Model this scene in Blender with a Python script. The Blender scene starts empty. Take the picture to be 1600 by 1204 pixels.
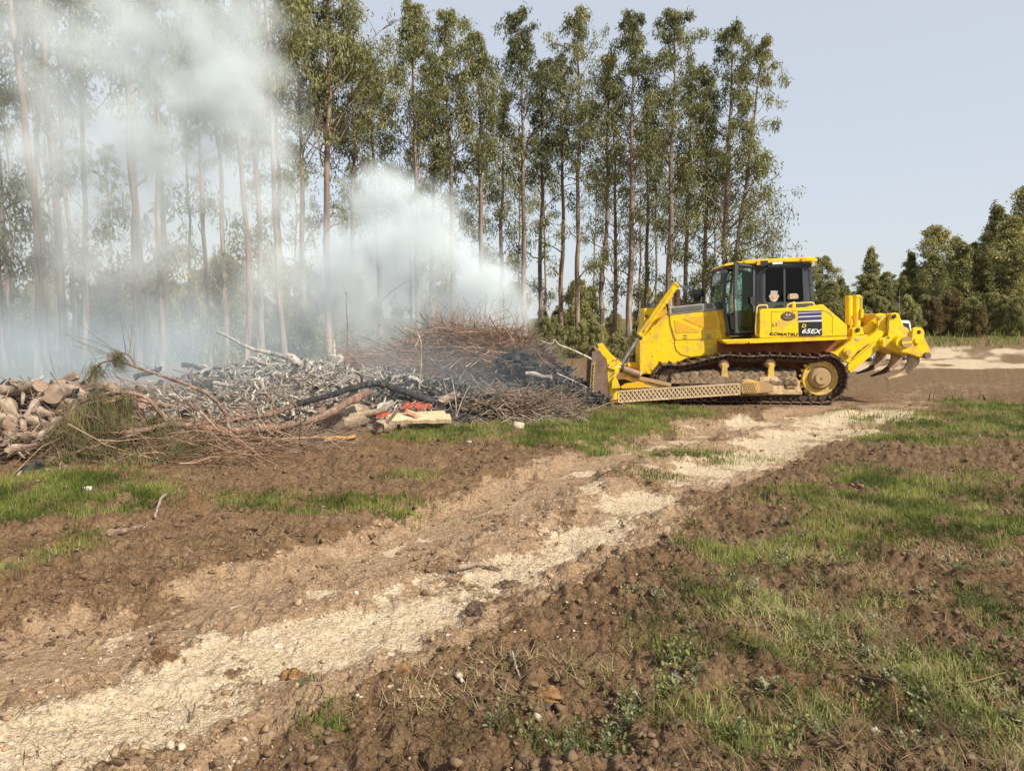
import bpy, bmesh, math, random
import numpy as np
from mathutils import Vector, Matrix

# ------------------------------------------------------------------ camera, world, sun, exposure
scene = bpy.context.scene
COL = scene.collection
CAM_H, FPX, PITCH = 1.8, 1200.0, math.radians(4.86)
cam_data = bpy.data.cameras.new("camera")
cam_data.sensor_width = 36.0
cam_data.lens = 36.0 * FPX / 1600.0
cam_data.clip_start = 0.05
cam_data.clip_end = 3000.0
cam = bpy.data.objects.new("camera", cam_data)
COL.objects.link(cam)
cam.location = (0, 0, CAM_H)
cam.rotation_euler = (math.radians(90) - PITCH, 0, 0)
scene.camera = cam

SUN_EL, SUN_AZ = math.radians(41), math.radians(128)      # azimuth clockwise from +Y (view direction)
world = bpy.data.worlds.new("World")
scene.world = world
world.use_nodes = True
wn, wl = world.node_tree.nodes, world.node_tree.links
wn.clear()
w_out = wn.new("ShaderNodeOutputWorld")
w_bg = wn.new("ShaderNodeBackground")
w_sky = wn.new("ShaderNodeTexSky")
w_sky.sky_type = 'NISHITA'
w_sky.sun_disc = False
w_sky.sun_elevation = SUN_EL
w_sky.sun_rotation = SUN_AZ
w_sky.altitude = 0
w_sky.air_density = 1.0
w_sky.dust_density = 1.5
w_sky.ozone_density = 1.6
w_bg.inputs["Strength"].default_value = 0.13
w_mix = wn.new("ShaderNodeMix"); w_mix.data_type = 'RGBA'      # thin high haze whitens the clear sky
w_mix.inputs[0].default_value = 0.72
w_mix.inputs[7].default_value = (4.25, 4.38, 4.65, 1)
wl.new(w_sky.outputs[0], w_mix.inputs[6])
wl.new(w_mix.outputs[2], w_bg.inputs["Color"])
wl.new(w_bg.outputs[0], w_out.inputs["Surface"])

sun_data = bpy.data.lights.new("sun", 'SUN')
sun_data.energy = 5.0
sun_data.angle = math.radians(0.7)
sun_data.color = (1.0, 0.915, 0.77)
sun = bpy.data.objects.new("sun", sun_data)
COL.objects.link(sun)
sd = Vector((math.sin(SUN_AZ) * math.cos(SUN_EL), math.cos(SUN_AZ) * math.cos(SUN_EL), math.sin(SUN_EL)))
sun.rotation_euler = sd.to_track_quat('Z', 'Y').to_euler()
sun.location = (20, -20, 30)

vs = scene.view_settings
vs.view_transform = 'Standard'
vs.look = 'None'
vs.exposure = 0.42
vs.gamma = 1.0
vs.use_curve_mapping = False
scene.render.engine = 'CYCLES'
cy = scene.cycles
cy.use_denoising = True
cy.max_bounces = 6
cy.diffuse_bounces = 2
cy.glossy_bounces = 2
cy.transmission_bounces = 3
cy.transparent_max_bounces = 12
cy.volume_bounces = 2
cy.volume_step_rate = 0.6
cy.volume_max_steps = 96
cy.sample_clamp_indirect = 5.0

R = np.random.default_rng(11)
rnd = random.Random(5)

# ------------------------------------------------------------------ photo ray helpers (used to measure real places)
_cp, _sp = math.cos(PITCH), math.sin(PITCH)
def ray(px, py):
    a, b = (px - 800.0) / FPX, (602.0 - py) / FPX
    return np.array([a, _cp + b * _sp, -_sp + b * _cp])
def onground(px, py, z=0.0):
    d = ray(px, py)
    t = (z - CAM_H) / d[2]
    return np.array([d[0] * t, d[1] * t, z])
def onplane(px, py, Y):
    d = ray(px, py)
    t = Y / d[1]
    return np.array([d[0] * t, Y, CAM_H + d[2] * t])

# ------------------------------------------------------------------ numpy noise
def _hash(ix, iy, seed):
    h = (ix.astype(np.int64) * 374761393 + iy.astype(np.int64) * 668265263 + seed * 1442695041) & 0xFFFFFFFF
    h = ((h ^ (h >> 13)) * 1274126177) & 0xFFFFFFFF
    return (h ^ (h >> 16)) & 0xFFFFFFFF
def gnoise(x, y, seed=0):
    x = np.asarray(x, float); y = np.asarray(y, float)
    ix, iy = np.floor(x), np.floor(y)
    fx, fy = x - ix, y - iy
    ux, uy = fx * fx * fx * (fx * (fx * 6 - 15) + 10), fy * fy * fy * (fy * (fy * 6 - 15) + 10)
    def g(dx, dy):
        a = _hash(ix + dx, iy + dy, seed) * (2 * math.pi / 4294967296.0)
        return np.cos(a) * (fx - dx) + np.sin(a) * (fy - dy)
    a = g(0, 0); b = g(1, 0); c = g(0, 1); d = g(1, 1)
    return (a + (b - a) * ux + (c - a) * uy + (a - b - c + d) * ux * uy) * 1.5
def fbm(x, y, oct=4, seed=0, gain=0.5):
    s, a = 0.0, 1.0
    for o in range(oct):
        s = s + a * gnoise(x * 2 ** o, y * 2 ** o, seed + o * 17)
        a *= gain
    return s
def ridged(x, y, oct=4, seed=0):
    s, a = 0.0, 1.0
    for o in range(oct):
        s = s + a * (1 - 2 * np.abs(gnoise(x * 2 ** o, y * 2 ** o, seed + o * 31)))
        a *= 0.55
    return s
def sstep(a, b, x):
    t = np.clip((x - a) / (b - a), 0, 1)
    return t * t * (3 - 2 * t)

# ------------------------------------------------------------------ mesh helpers
class MB:
    """collects arrays of verts and tri/quad faces and links them as ONE mesh object"""
    def __init__(s): s.v = []; s.f = []; s.n = 0; s.t = []; s.mi = []
    def add(s, V, F, tone=None, mi=0):
        V = np.asarray(V, float).reshape(-1, 3); F = np.asarray(F, np.int64)
        s.v.append(V); s.f.append(F + s.n); s.n += len(V)
        s.t.append(np.full(len(F), 0.5) if tone is None else np.broadcast_to(np.asarray(tone, float), (len(F),)))
        s.mi.append(np.full(len(F), mi))
        return s
    def mesh(s, name):
        me = bpy.data.meshes.new(name)
        V = np.concatenate(s.v)
        loops = np.concatenate([f.ravel() for f in s.f])
        tot = np.concatenate([np.full(len(f), f.shape[1]) for f in s.f])
        st = np.concatenate([[0], np.cumsum(tot)[:-1]])
        me.vertices.add(len(V)); me.vertices.foreach_set("co", V.astype(np.float32).ravel())
        me.loops.add(len(loops)); me.loops.foreach_set("vertex_index", loops.astype(np.int32))
        me.polygons.add(len(tot)); me.polygons.foreach_set("loop_start", st.astype(np.int32))
        me.polygons.foreach_set("loop_total", tot.astype(np.int32))
        me.polygons.foreach_set("material_index", np.concatenate(s.mi).astype(np.int32))
        me.update(calc_edges=True)
        at = me.attributes.new("tone", 'FLOAT', 'FACE')
        at.data.foreach_set("value", np.concatenate(s.t).astype(np.float32))
        return me
    def build(s, name, mats, parent=None, smooth=False, angle=None):
        me = s.mesh(name)
        return link(name, me, mats, parent, smooth, angle)
def link(name, me, mats, parent=None, smooth=False, angle=None):
    if mats is not None:
        for m in (mats if isinstance(mats, (list, tuple)) else [mats]): me.materials.append(m)
    if smooth or angle:
        me.polygons.foreach_set("use_smooth", np.ones(len(me.polygons), bool))
        if angle: me.set_sharp_from_angle(angle=math.radians(angle))
    o = bpy.data.objects.new(name, me)
    COL.objects.link(o)
    if parent is not None: o.parent = parent
    return o
def tag(o, label=None, cat=None, group=None, kind=None):
    if label: o["label"] = label
    if cat: o["category"] = cat
    if group: o["group"] = group
    if kind: o["kind"] = kind
    return o
def empty(name, loc=(0, 0, 0), rz=0.0):
    o = bpy.data.objects.new(name, None); COL.objects.link(o)
    o.empty_display_size = 0.2
    o.location = loc; o.rotation_euler = (0, 0, rz)
    return o
def tubes(P, Rr, sides=4, cap=False):
    """P (N,S,3) centre lines, Rr (N,S) radii -> verts, quad faces"""
    P = np.asarray(P, float); Rr = np.asarray(Rr, float)
    N, S, _ = P.shape
    T = np.gradient(P, axis=1)
    T /= np.linalg.norm(T, axis=2, keepdims=True) + 1e-9
    ref = np.where(np.abs(T[:, :1, 2:3]) > 0.8, np.array([1.0, 0.1, 0]), np.array([0.05, 0, 1.0]))
    A = np.cross(T, np.broadcast_to(ref, T.shape)); A /= np.linalg.norm(A, axis=2, keepdims=True) + 1e-9
    B = np.cross(T, A)
    an = np.arange(sides) * 2 * math.pi / sides
    V = P[:, :, None, :] + Rr[:, :, None, None] * (np.cos(an)[None, None, :, None] * A[:, :, None, :] + np.sin(an)[None, None, :, None] * B[:, :, None, :])
    n = np.arange(N)[:, None, None] * (S * sides); s = np.arange(S - 1)[None, :, None] * sides; k = np.arange(sides)[None, None, :]; k2 = (k + 1) % sides
    F = np.stack([n + s + k, n + s + k2, n + s + sides + k2, n + s + sides + k], -1).reshape(-1, 4)
    return V.reshape(-1, 3), F
def capped(P, r):
    """closes both ends of a tube's centre line"""
    a = P[0] + (P[0] - P[1]) / np.linalg.norm(P[0] - P[1]) * r[0] * .15; b = P[-1] + (P[-1] - P[-2]) / np.linalg.norm(P[-1] - P[-2]) * r[-1] * .15
    return np.vstack([a, P[0] * .999 + a * .001, P, b]), np.concatenate([[r[0] * .02, r[0] * .9], r, [r[-1] * .02]])
def resample(pts, n):
    """smooth catmull-rom curve through points, n samples"""
    p = np.asarray(pts, float)
    if len(p) == 2: return p[0] + (p[1] - p[0]) * np.linspace(0, 1, n)[:, None]
    q = np.vstack([2 * p[0] - p[1], p, 2 * p[-1] - p[-2]])
    t = np.linspace(0, len(p) - 1 - 1e-6, n); i = t.astype(int); f = (t - i)[:, None]
    a, b, c, d = q[i], q[i + 1], q[i + 2], q[i + 3]
    return 0.5 * ((2 * b) + (c - a) * f + (2 * a - 5 * b + 4 * c - d) * f ** 2 + (3 * b - a - 3 * c + d) * f ** 3)

# ------------------------------------------------------------------ material helpers
def newmat(name):
    m = bpy.data.materials.new(name); m.use_nodes = True
    nt = m.node_tree; bs = nt.nodes["Principled BSDF"]
    return m, nt, bs
def N(nt, typ, **kw):
    n = nt.nodes.new(typ)
    for k, v in kw.items():
        if k.startswith("i_"):
            key = k[2:]; key = int(key) if key.isdigit() else key.replace("_", " ")
            n.inputs[key].default_value = v
        else: setattr(n, k, v)
    return n
def noise_tex(nt, scale, detail=4, rough=0.55, vec=None, stretch=None, coord='Object', dist=0.0):
    if vec is None:
        tc = N(nt, "ShaderNodeTexCoord"); vec = tc.outputs[coord]
    if stretch:
        mp = N(nt, "ShaderNodeMapping"); mp.inputs["Scale"].default_value = stretch
        nt.links.new(vec, mp.inputs[0]); vec = mp.outputs[0]
    n = N(nt, "ShaderNodeTexNoise"); n.inputs["Scale"].default_value = scale; n.inputs["Detail"].default_value = detail
    n.inputs["Roughness"].default_value = rough; n.inputs["Distortion"].default_value = dist
    nt.links.new(vec, n.inputs["Vector"])
    return n.outputs["Fac"]
def ramp(nt, fac, stops):
    r = N(nt, "ShaderNodeValToRGB")
    el = r.color_ramp.elements
    while len(el) < len(stops): el.new(0.5)
    for e, (p, c) in zip(el, stops):
        e.position = p; e.color = (c[0], c[1], c[2], 1) if not isinstance(c, (int, float)) else (c, c, c, 1)
    nt.links.new(fac, r.inputs[0])
    return r.outputs[0]
def mix(nt, fac, a, b, mode='MIX'):
    m = N(nt, "ShaderNodeMix", data_type='RGBA', blend_type=mode)
    for sock, val in ((m.inputs[0], fac), (m.inputs[6], a), (m.inputs[7], b)):
        if isinstance(val, bpy.types.NodeSocket): nt.links.new(val, sock)
        elif isinstance(val, (int, float)): sock.default_value = val
        else: sock.default_value = (val[0], val[1], val[2], 1)
    return m.outputs[2]
def math_(nt, op, a, b=0.0, c=0.0, clamp=False):
    m = N(nt, "ShaderNodeMath", operation=op, use_clamp=clamp)
    for i, v in enumerate((a, b, c)):
        if isinstance(v, bpy.types.NodeSocket): nt.links.new(v, m.inputs[i])
        else: m.inputs[i].default_value = v
    return m.outputs[0]
def bump(nt, bs, height, dist=0.01, strength=1.0):
    b = N(nt, "ShaderNodeBump"); b.inputs["Distance"].default_value = dist; b.inputs["Strength"].default_value = strength
    nt.links.new(height, b.inputs["Height"]); nt.links.new(b.outputs[0], bs.inputs["Normal"])
def attr(nt, name, out="Fac"):
    a = N(nt, "ShaderNodeAttribute"); a.attribute_name = name
    return a.outputs[out]
def simple(name, c1, c2=None, scale=6.0, rough=0.6, metal=0.0, bumpd=0.0, detail=5, stretch=None, lo=0.35, hi=0.65, coord='Object'):
    m, nt, bs = newmat(name)
    c2 = c2 or tuple(x * 0.8 for x in c1)
    n = noise_tex(nt, scale, detail, stretch=stretch, coord=coord)
    nt.links.new(ramp(nt, n, [(lo, c1), (hi, c2)]), bs.inputs["Base Color"])
    bs.inputs["Roughness"].default_value = rough; bs.inputs["Metallic"].default_value = metal
    if bumpd: bump(nt, bs, n, bumpd)
    return m
# ------------------------------------------------------------------ ground
def gline(pts): return np.array([onground(*p)[:2] for p in pts])
TRACK_TAN = gline([(-350, 1150), (0, 1030), (250, 962), (450, 905), (620, 846), (800, 775), (950, 716), (1100, 672), (1250, 645), (1370, 622), (1500, 600)])
TRACK_WHITE = gline([(-500, 1330), (-150, 1215), (0, 1165), (200, 1095), (400, 1042), (600, 972), (760, 915), (870, 872), (950, 815), (1050, 768), (1200, 702), (1340, 655), (1440, 622), (1560, 600)])
FIELD_R = gline([(-100, 1700), (150, 1290), (420, 1130), (560, 1060), (760, 985), (880, 925), (1010, 850), (1120, 770), (1240, 715), (1350, 668), (1480, 625), (1640, 602), (2100, 585)])
def pdist(x, y, L, signed=False):
    best = np.full(x.shape, 1e9); sg = np.zeros(x.shape)
    for a, b in zip(L[:-1], L[1:]):
        d = b - a; t = np.clip(((x - a[0]) * d[0] + (y - a[1]) * d[1]) / (d @ d), 0, 1)
        dx, dy = x - a[0] - t * d[0], y - a[1] - t * d[1]
        q = np.hypot(dx, dy); m = q < best
        best = np.where(m, q, best)
        sg = np.where(m, np.sign(d[0] * dy - d[1] * dx), sg)
    return best * sg if signed else best
# grass patches: photo ellipse (cx, cy, rx, ry, strength) measured on the ground
_PATCH = [(55, 775, 150, 42, 1), (40, 800, 100, 20, .8), (205, 790, 70, 26, .7), (520, 795, 190, 17, .6), (95, 860, 60, 18, .35), (20, 900, 60, 20, .3), (690, 678, 90, 13, .85), (760, 672, 60, 9, .6),
          (870, 675, 75, 17, 1), (960, 660, 100, 20, 1), (1040, 646, 80, 13, 1), (900, 695, 110, 14, .8), (1110, 716, 110, 11, .5), (1020, 748, 60, 9, .3),
          (1480, 660, 150, 22, .8), (1570, 640, 80, 18, .8), (1420, 690, 90, 16, .6), (1395, 752, 80, 26, .9), (1300, 785, 120, 22, .7), (1470, 810, 110, 38, .8), (1350, 830, 120, 25, .5),
          (1480, 770, 90, 20, .6), (1180, 880, 90, 30, .7), (1290, 860, 80, 25, .5), (1150, 960, 110, 35, .7), (1280, 990, 100, 40, .6), (1190, 1050, 140, 45, .8), (1380, 960, 60, 30, .4), (1500, 1080, 130, 70, .7),
          (1560, 960, 80, 50, .7), (1590, 1150, 110, 80, .8), (1350, 1140, 110, 50, .6), (920, 1065, 50, 26, .6), (505, 1130, 40, 22, .8), (795, 1135, 35, 18, .7), (1100, 1150, 120, 50, .5),
          (900, 1170, 90, 30, .4), (1040, 1010, 60, 30, .35), (1560, 760, 60, 30, .3), (1600, 680, 80, 20, .5), (640, 745, 60, 8, .35), (480, 1080, 26, 16, .5), (100, 1190, 20, 10, 0)]
PATCH = []
for cx, cy_, rx, ry, s in _PATCH:
    c = onground(cx, cy_); e = onground(cx + rx, cy_); n1 = onground(cx, cy_ + ry); n2 = onground(cx, cy_ - ry)
    PATCH.append((c[0], c[1], e[0] - c[0], (n2[1] - n1[1]) / 2, s))
def zones(x, y):
    wob = 0.22 * gnoise(x * .9, y * .9, 5) + 0.16 * gnoise(x * 3.1, y * 3.1, 6) + .09 * fbm(x * 9, y * 9, 3, 61)
    dt = pdist(x, y, TRACK_TAN) + wob
    dw = pdist(x, y, TRACK_WHITE) + wob
    far = sstep(7, 14, y)
    white = sstep(0.58 + .7 * far, 0.16 + .3 * far, dw) * np.clip(0.68 + .9 * fbm(x * .9, y * .9, 5, 9), 0, 1)
    white = np.maximum(white, .75 * far * sstep(20, 15, y) * sstep(.9, .3, np.abs(dt)) * np.clip(.6 + 1.0 * fbm(x * 1.1, y * 1.1, 4, 29), 0, 1))
    tan = np.maximum(sstep(0.75 + .5 * far, 0.3, dt), sstep(1.2, .75, dw) * (pdist(x, y, FIELD_R, True) > -0.1))
    between = ((pdist(x, y, TRACK_TAN, True) < 0.1) & (pdist(x, y, TRACK_WHITE, True) > -0.1)) * 1.0
    tan = np.clip(np.maximum(tan * (.72 + .6 * fbm(x * 1.4, y * 1.4, 4, 13)), between * (0.66 + 0.9 * fbm(x * 1.1, y * 1.1, 4, 12))), 0, 1)
    white = np.maximum(white, between * .7 * sstep(.22, .6, fbm(x * 1.6, y * 1.6, 4, 209)))
    fade = 1 - .8 * sstep(14.0, 16.5, y + .8 * gnoise(x * .6, y * .6, 41))
    white = white * fade; tan = tan * (1 - .55 * sstep(14.5, 17.5, y))
    # pale gravel yard far right, and open ground far off
    yard = sstep(25.5, 28.5, y + 1.0 * gnoise(x * .3, y * .3, 3)) * sstep(51, 48.5, y + 1.5 * gnoise(x * .2, 1, 3)) * sstep(6, 12, x)
    white = np.maximum(white, yard * np.clip(.62 + .8 * fbm(x * .35, y * .9, 4, 19), 0, .9))
    field = sstep(0.15, -0.35, pdist(x, y, FIELD_R, True) + 1.5 * wob)          # churned field, lower right
    green = np.zeros_like(x)
    for cx, cyy, rx, ry, s in PATCH:
        q = np.hypot((x - cx) / rx, (y - cyy) / ry)
        green = np.maximum(green, s * sstep(1.25, 0.45, q + .25 * gnoise(x * 3, y * 3, 21)))
    green = np.maximum(green, .9 * sstep(48.5, 50.5, y) + .5 * sstep(24, 32, y) * sstep(4, -4, x))
    green = np.clip(green * (0.72 + 1.15 * fbm(x * 2.3, y * 2.3, 4, 33)), 0, 1)
    green = green * (1 - .85 * np.minimum(white, 1))
    return white, tan, green, field, dt, dw
def ground_h(x, y, full=False):
    x = np.asarray(x, float); y = np.asarray(y, float)
    white, tan, green, field, dt, dw = zones(x, y)
    near = (.3 * sstep(40, 24, y) + .7 * sstep(20, 12, y)) * sstep(-3, 0, y)
    smooth_track = np.maximum(sstep(.45, .2, dt), white)
    churn = np.clip(1 - 0.85 * smooth_track - 0.35 * tan, 0.08, 1)
    h = 0.05 * fbm(x * .35, y * .35, 3, 2)
    warp = .12 * gnoise(x * 3, y * 3, 44)
    c = 0.027 * ridged(x * 1.5 + warp, y * 1.9 - warp, 5, 50) + 0.030 * fbm(x * 7, y * 8, 4, 70)
    lump = np.maximum(0, fbm(x * 4.3, y * 4.3, 2, 90) - .15)
    c = c + 0.03 * lump * (1 + .6 * field) + .016 * np.abs(fbm(x * 13, y * 14, 3, 91))
    bil = np.abs(gnoise(x * 4.6 + warp * 5, y * 5.4, 301)) * .6 + np.abs(gnoise(x * 10.5, y * 12 + warp * 6, 302)) * .34 + np.abs(gnoise(x * 23, y * 25, 303)) * .17
    c = c + .085 * bil * (.35 + np.clip(.5 + 1.3 * gnoise(x * .7, y * .9, 305), 0, 1.3))
    h = h + churn * c * near - .03 * churn * near
    h = h + near * .045 * bil * tan * (1 - smooth_track) * np.clip(.4 + gnoise(x * 1.3, y * 1.3, 306), 0, 1)
    h = h + near * (0.5 + .5 * churn) * (0.013 * fbm(x * 19, y * 19, 3, 110) + 0.006 * fbm(x * 60, y * 60, 2, 120))
    h = h - near * (0.06 * sstep(.5, .15, dt) + 0.035 * sstep(.5, .2, dw)) + near * .04 * np.exp(-((dt - .75) / .2) ** 2)
    # little dozer push ridge left of the tan rut
    h = h + 0.9 * sstep(50, 62, y) + 1.2 * sstep(70, 140, y)
    h = np.where(y > 24, h, h)
    # levelled standing under the machine
    ux, uy = (x - 5.15) * .9969 - (y - 16.2) * .0785, (x - 5.15) * .0785 + (y - 16.2) * .9969
    pad = sstep(4.1, 3.2, np.abs(ux + .0)) * sstep(2.1, 1.5, np.abs(uy - 1.2))
    h = h * (1 - pad * .9) + .012 * pad
    if full: return h, white, tan, green, field
    return h
def make_ground():
    ys = [-80, -30, -10, -3, 0.0, 1.2]
    y = 2.0
    while y < 62:
        ys.append(y); y += max(0.0085, 0.0009 * y * y) if y < 18 else max(0.29, .0022 * y * y)
    y = 64
    while y < 1500: ys.append(y); y *= 1.25
    ys = np.array(ys)
    tt = np.linspace(-1, 1, 800)
    ext = np.array([1.1, 1.3, 1.6, 2.2, 3.5, 6, 12, 30])
    tt = np.concatenate([-ext[::-1], tt, ext])
    W = np.where(ys > 2, 1.0 + 0.74 * ys, 2.5)
    X = tt[None, :] * W[:, None]; Y = np.broadcast_to(ys[:, None], X.shape)
    h, white, tan, green, field = ground_h(X, Y, True)
    nx = len(tt); ny = len(ys)
    V = np.stack([X, Y, h], -1).reshape(-1, 3)
    i = np.arange(ny - 1)[:, None] * nx + np.arange(nx - 1)[None, :]
    F = np.stack([i, i + 1, i + nx + 1, i + nx], -1).reshape(-1, 4)
    zc = np.stack([white, tan, green, field], -1).reshape(-1, 4)
    fx, fy = X.ravel()[F].mean(1), Y.ravel()[F].mean(1)
    fz = zc[F].mean(1)
    tr = np.maximum(fz[:, 0], fz[:, 1]) > .5
    cls = np.where(tr & (fy > 25) & (fx > 5), 2, np.where(tr & (fy < 30) & (fy > .5), 1, 0))
    for k, nm in enumerate(("ground", "dirt_track", "gravel_yard")):
        f = F[cls == k]
        used, inv = np.unique(f, return_inverse=True)
        mb = MB(); mb.add(V[used], inv.reshape(-1, 4))
        o = mb.build(nm, M_ground, smooth=True)
        ca = o.data.color_attributes.new("zone", 'FLOAT_COLOR', 'POINT')
        ca.data.foreach_set("color", zc[used].reshape(-1).astype(np.float32))
        tag(o, kind="structure")

def ground_material():
    m, nt, bs = newmat("soil")
    L = nt.links
    a = N(nt, "ShaderNodeAttribute"); a.attribute_name = "zone"
    sep = N(nt, "ShaderNodeSeparateColor"); L.new(a.outputs["Color"], sep.inputs[0])
    white, tan, green, field = sep.outputs[0], sep.outputs[1], sep.outputs[2], a.outputs["Alpha"]
    n1 = noise_tex(nt, 0.9, 6, .6); n2 = noise_tex(nt, 5.0, 8, .65); n3 = noise_tex(nt, 28, 6, .7); n4 = noise_tex(nt, 120, 4, .7)
    soil = ramp(nt, n2, [(.32, (.085, .048, .025)), (.5, (.185, .115, .062)), (.68, (.31, .208, .120))])
    soil2 = ramp(nt, n3, [(.35, (.062, .034, .018)), (.6, (.24, .155, .088)), (.75, (.40, .28, .168))])
    soil = mix(nt, .5, soil, soil2)
    fs = ramp(nt, n2, [(.3, (.072, .041, .022)), (.5, (.155, .095, .052)), (.72, (.27, .18, .102))])
    fs = mix(nt, .45, fs, ramp(nt, n3, [(.35, (.052, .029, .016)), (.7, (.25, .168, .098))]))
    soil = mix(nt, math_(nt, 'MULTIPLY', field, .8, clamp=True), soil, fs)
    # rusty patches
    soil = mix(nt, math_(nt, 'MULTIPLY', ramp(nt, n1, [(.56, 0.0), (.66, 1.0)]), .3), soil, (.23, .105, .035))
    tanc = ramp(nt, n2, [(.3, (.215, .135, .078)), (.5, (.345, .235, .145)), (.72, (.47, .35, .23))])
    tanc = mix(nt, .5, tanc, ramp(nt, n3, [(.33, (.15, .09, .053)), (.55, (.345, .235, .145)), (.72, (.55, .43, .30))]))
    whc = ramp(nt, n2, [(.28, (.34, .245, .145)), (.5, (.51, .395, .26)), (.7, (.64, .52, .37))])
    whc = mix(nt, .5, whc, ramp(nt, n3, [(.3, (.32, .235, .15)), (.5, (.56, .45, .31)), (.72, (.76, .66, .52))]))
    def sharpen(f, n, k=1.0):
        s = math_(nt, 'ADD', f, math_(nt, 'MULTIPLY', math_(nt, 'SUBTRACT', n, .5), k))
        return ramp(nt, s, [(.40, 0.0), (.60, 1.0)])
    col = mix(nt, sharpen(tan, mix(nt, .5, n2, n3), 1.5), soil, tanc)
    col = mix(nt, sharpen(white, mix(nt, .6, n2, n3), 1.5), col, whc)
    # scattered gravel grains
    vo = N(nt, "ShaderNodeTexVoronoi", feature='F1'); vo.inputs["Scale"].default_value = 45
    tc = N(nt, "ShaderNodeTexCoord"); L.new(tc.outputs["Object"], vo.inputs["Vector"])
    grain = ramp(nt, vo.outputs["Distance"], [(.18, 1.0), (.34, 0.0)])
    sepc = N(nt, "ShaderNodeSeparateColor"); L.new(vo.outputs["Color"], sepc.inputs[0])
    pick = ramp(nt, sepc.outputs[0], [(.70, 0.0), (.74, 1.0)])
    g = math_(nt, 'MULTIPLY', math_(nt, 'MULTIPLY', grain, pick), math_(nt, 'ADD', .12, math_(nt, 'ADD', math_(nt, 'MULTIPLY', tan, .45), math_(nt, 'MULTIPLY', white, .4)), clamp=True))
    col = mix(nt, g, col, ramp(nt, sepc.outputs[1], [(0, (.30, .22, .15)), (1, (.72, .64, .52))]))
    grc = ramp(nt, n3, [(.35, (.055, .062, .016)), (.6, (.115, .135, .035)), (.8, (.20, .19, .075))])
    col = mix(nt, math_(nt, 'MULTIPLY', sharpen(green, n3, .8), .8), col, grc)
    n5 = noise_tex(nt, 60, 5, .8)
    col = mix(nt, .75, col, ramp(nt, n5, [(.36, (.45, .42, .40)), (.5, (1, 1, 1)), (.66, (1.32, 1.32, 1.30))]), 'MULTIPLY')  # fine dark specks put shadows between the crumbs into the colour
    L.new(col, bs.inputs["Base Color"])
    bs.inputs["Roughness"].default_value = .95; bs.inputs["Specular IOR Level"].default_value = .15
    hb = math_(nt, 'ADD', math_(nt, 'MULTIPLY', n3, 1.0), math_(nt, 'MULTIPLY', n4, .45))
    hb = math_(nt, 'ADD', hb, math_(nt, 'MULTIPLY', g, .5))
    wv = N(nt, "ShaderNodeMapping"); wv.inputs["Scale"].default_value = (1, 1, 1); L.new(tc.outputs["Object"], wv.inputs[0])
    for sc_, am in ((17, .9), (38, .55), (85, .35)):       # crumbs of three sizes
        v2 = N(nt, "ShaderNodeTexVoronoi", feature='F1'); v2.inputs["Scale"].default_value = sc_; v2.inputs["Randomness"].default_value = 1
        nz = N(nt, "ShaderNodeTexNoise"); nz.inputs["Scale"].default_value = sc_ * .8; nz.inputs["Detail"].default_value = 3; L.new(tc.outputs["Object"], nz.inputs["Vector"])
        ad = N(nt, "ShaderNodeVectorMath", operation='SCALE'); ad.inputs["Scale"].default_value = 1.1 / sc_; L.new(nz.outputs["Color"], ad.inputs[0])
        a2 = N(nt, "ShaderNodeVectorMath", operation='ADD'); L.new(tc.outputs["Object"], a2.inputs[0]); L.new(ad.outputs[0], a2.inputs[1]); L.new(a2.outputs[0], v2.inputs["Vector"])
        hb = math_(nt, 'ADD', hb, math_(nt, 'MULTIPLY', math_(nt, 'SUBTRACT', 1.0, v2.outputs["Distance"]), am))
    bump(nt, bs, hb, .018, 1.0)
    return m
M_ground = ground_material()
make_ground()
# ------------------------------------------------------------------ trees
def leaf_material(name, c1, c2, c3, trans=.35):
    m, nt, bs = newmat(name)
    L = nt.links
    t = attr(nt, "tone")
    oi = N(nt, "ShaderNodeObjectInfo")
    big = noise_tex(nt, .8, 2)
    f = math_(nt, 'ADD', math_(nt, 'MULTIPLY', t, .65), math_(nt, 'ADD', math_(nt, 'MULTIPLY', math_(nt, 'SUBTRACT', big, .5), .8), math_(nt, 'MULTIPLY', math_(nt, 'SUBTRACT', oi.outputs["Random"], .5), .42)))
    c = ramp(nt, math_(nt, 'ADD', f, .15), [(.15, c1), (.5, c2), (.85, c3)])
    L.new(c, bs.inputs["Base Color"]); bs.inputs["Roughness"].default_value = .45; bs.inputs["Specular IOR Level"].default_value = .35
    tr = N(nt, "ShaderNodeBsdfTranslucent"); L.new(mix(nt, 1.0, c, (1.0, 1.0, .55), 'MULTIPLY'), tr.inputs["Color"])
    ms = N(nt, "ShaderNodeMixShader"); ms.inputs[0].default_value = trans
    L.new(bs.outputs[0], ms.inputs[1]); L.new(tr.outputs[0], ms.inputs[2])
    L.new(ms.outputs[0], nt.nodes["Material Output"].inputs["Surface"])
    return m
M_euc = leaf_material("eucalyptus_leaf", (.085, .098, .044), (.20, .205, .085), (.38, .36, .17))
M_bush = leaf_material("bush_leaf", (.14, .145, .060), (.285, .275, .11), (.47, .43, .21))
M_bush_warm = leaf_material("russet_leaf", (.10, .085, .04), (.19, .14, .065), (.30, .22, .11))
def bark_material(name, a, b, c):
    m, nt, bs = newmat(name)
    n = noise_tex(nt, 1.6, 6, .65, stretch=(5, 5, .5)); n2 = noise_tex(nt, .5, 3)
    col = ramp(nt, n, [(.36, a), (.5, b), (.64, c)])
    col = mix(nt, ramp(nt, n2, [(.42, 0.0), (.58, .75)]), col, (.16, .10, .07))
    nt.links.new(col, bs.inputs["Base Color"]); bs.inputs["Roughness"].default_value = .85
    bump(nt, bs, n, .03)
    return m
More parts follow.
